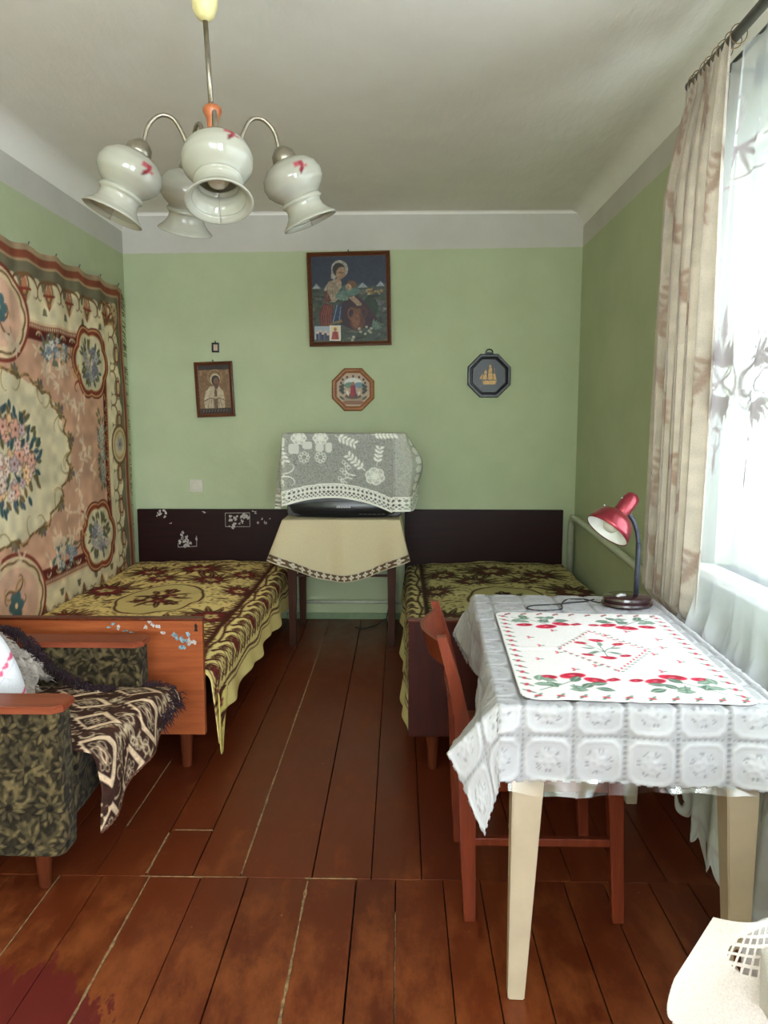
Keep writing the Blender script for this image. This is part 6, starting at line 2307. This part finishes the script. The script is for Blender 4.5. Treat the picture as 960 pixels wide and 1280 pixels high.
t = thing('cushion', 'white cushion printed with pink hearts leaning in the armchair', 'cushion', (-1.37, 2.30, .43))
BW = .075
pin = 1 - .16 * (u * u * v * v)
for sgn, nm in ((1, 'front_panel'), (-1, 'back_panel')):
    L3 = np.stack([c.X * pin, np.full_like(c.X, 0) + sgn * BW * bulge, c.Y * pin], -1)
    Rm_ = np.array(Matrix.Rotation(math.radians(-20), 3, 'Y') @ Matrix.Rotation(math.radians(26), 3, 'Z') @ Matrix.Rotation(math.radians(18), 3, 'X'))
    L3 = L3[..., [0, 1, 2]] * np.array((1, -1, 1))
    W3 = L3 @ Rm_.T + np.array((-1.425, 2.29, .555))
    grid_obj(nm, W3, c.col4(), M['cotton'], t)

# ------------------------------------------------------------------ chair in the near right corner with a cutwork cloth
t = thing('corner_chair', 'wooden chair mostly out of frame under a white cutwork cloth, bottom right', 'chair', (.80, 1.05, 0))
for y in (.86, 1.24):
    bm = bmesh.new(); hexa(bm, [(.925, y - .015, 0), (.955, y - .015, 0), (.955, y + .015, 0), (.925, y + .015, 0)], [(.925, y - .015, .78), (.95, y - .015, .78), (.95, y + .015, .78), (.925, y + .015, .78)], .003); obj('rear_post', bm, M['legwood'], t)
    bm = bmesh.new(); hexa(bm, [(.63, y - .015, 0), (.66, y - .015, 0), (.66, y + .015, 0), (.63, y + .015, 0)], [(.625, y - .02, .43), (.665, y - .02, .43), (.665, y + .02, .43), (.625, y + .02, .43)], .003); obj('front_leg', bm, M['legwood'], t)
bm = bmesh.new(); box(bm, (.60, .84, .43), (.96, 1.26, .46), .01, 3); obj('seat', bm, M['legwood'], t, angle=40)
bm = bmesh.new(); box(bm, (.59, .88, .46), (.92, 1.12, .575), .04, 3); obj('stacked_cushion', bm, M['linen'], t, angle=60, label='white cushion under the cloth')
bm = bmesh.new(); box(bm, (.93, .86, .68), (0.945, 1.24, .76), .003); obj('top_rail', bm, M['legwood'], t)

M['cutwork'] = painted('white_cutwork', .8, 320, .15, trans=.25, spec=.2)
tt = thing('cutwork_cloth', 'white scalloped cutwork cloth flaring over the chair at bottom right', 'cloth', (.56, 1.05, .60))
# main flap: quad surface from the fold line down to the scalloped hem, seen from the room
fu, fv = np.meshgrid(np.linspace(0, 1, 190), np.linspace(0, 1, 150))       # u: outer edge (left) -> fold (right); v: hem -> top
def bil(p00, p10, p01, p11):
    return ((1 - fu) * (1 - fv))[..., None] * np.array(p00) + (fu * (1 - fv))[..., None] * np.array(p10) + ((1 - fu) * fv)[..., None] * np.array(p01) + (fu * fv)[..., None] * np.array(p11)
Pq = bil((.380, 1.06, .480), (.562, 1.02, .462), (.478, 1.07, .650), (.560, 1.03, .688))
bow = np.sin(fu * PI) * .018
Pq[..., 1] -= bow; Pq[..., 1] += .02 * (1 - fv) * np.sin(fu * 5)
# scalloped lobes at the hem and rounded outer corner
hemv = np.where(fu < .56, .03 + .16 * (1 - np.sqrt(np.clip(1 - ((fu - .26) / .31) ** 2, 0, 1))), .10 + .10 * (1 - np.sqrt(np.clip(1 - ((fu - .80) / .25) ** 2, 0, 1))))
hemv = np.where(fu < .20, np.maximum(hemv, .05 + .36 * ((.20 - fu) / .20) ** 2), hemv)
kq = fv > hemv
# lattice window
cu, cv = (fu - .72) / .38, (fv - .76) / .19
win = (cu ** 2 + cv ** 2 < 1) & (fv < .97)
bars = (np.abs(((fu * 12) % 1) - .5) < .16) | (np.abs(((fv * 13) % 1) - .5) < .16)
kq &= ~(win & ~bars)
kq = kq[:-1, :-1]
Cq = np.ones(fu.shape + (4,)); Cq[..., :3] = np.array((232, 222, 220)) / 255
o = grid_obj('scalloped_flap', Pq, Cq, M['cutwork'], tt, keep=kq); solid(o, .0018, 0)
# second layer behind the window and the part running over the chair to the right
gu, gv = np.meshgrid(np.linspace(0, 1, 120), np.linspace(0, 1, 80))
Xr = .455 + .52 * gu; Yr = .84 + .40 * gv + 0 * gu
hump = np.where(gu < .28, (gu / .28), 1.0)
Zr = .565 + .075 * np.sin(np.clip(gu / .22, 0, 1) * PI / 2) + .012 * np.sin(gu * 19 + gv * 5) + .008 * np.sin(gv * 13) - .05 * np.clip(gu - .5, 0, 1)
Yr = .80 + .27 * gv
Xr = Xr + .03 * np.sin(gv * 7) * (1 - gu) + .05 * (1 - gv) * (1 - gu)
Cr = np.ones(gu.shape + (4,)); Cr[..., :3] = np.array((236, 232, 232)) / 255
Xr = np.maximum(Xr, .52 + .01 * np.sin(gv * 9))
o = grid_obj('top_panel', np.stack([Xr, Yr, Zr], -1), Cr, M['cutwork'], tt); solid(o, .0018, 0)
# front fall beside the fold
hu, hv = np.meshgrid(np.linspace(0, 1, 120), np.linspace(0, 1, 90))
Xh = .548 + .030 * hv + (.35) * hu; Yh = .985 - .06 * hu + .018 * np.sin(hu * 22 + hv * 2) + .03 * hv
Zh = .30 + .37 * hv
bh = (np.abs(((hu * 12) % 1) - .5) < .2) | (np.abs(((hv * 9) % 1) - .5) < .2)
wn_ = (((hu - .12) / .11) ** 2 + ((hv - .45) / .24) ** 2 < 1)
kh = (~(wn_ & ~bh))[:-1, :-1]
Ch = np.ones(hu.shape + (4,)); Ch[..., :3] = np.array((228, 220, 218)) / 255
o = grid_obj('front_fall', np.stack([Xh, Yh, Zh], -1), Ch, M['cutwork'], tt, keep=kh); solid(o, .0018, 0)
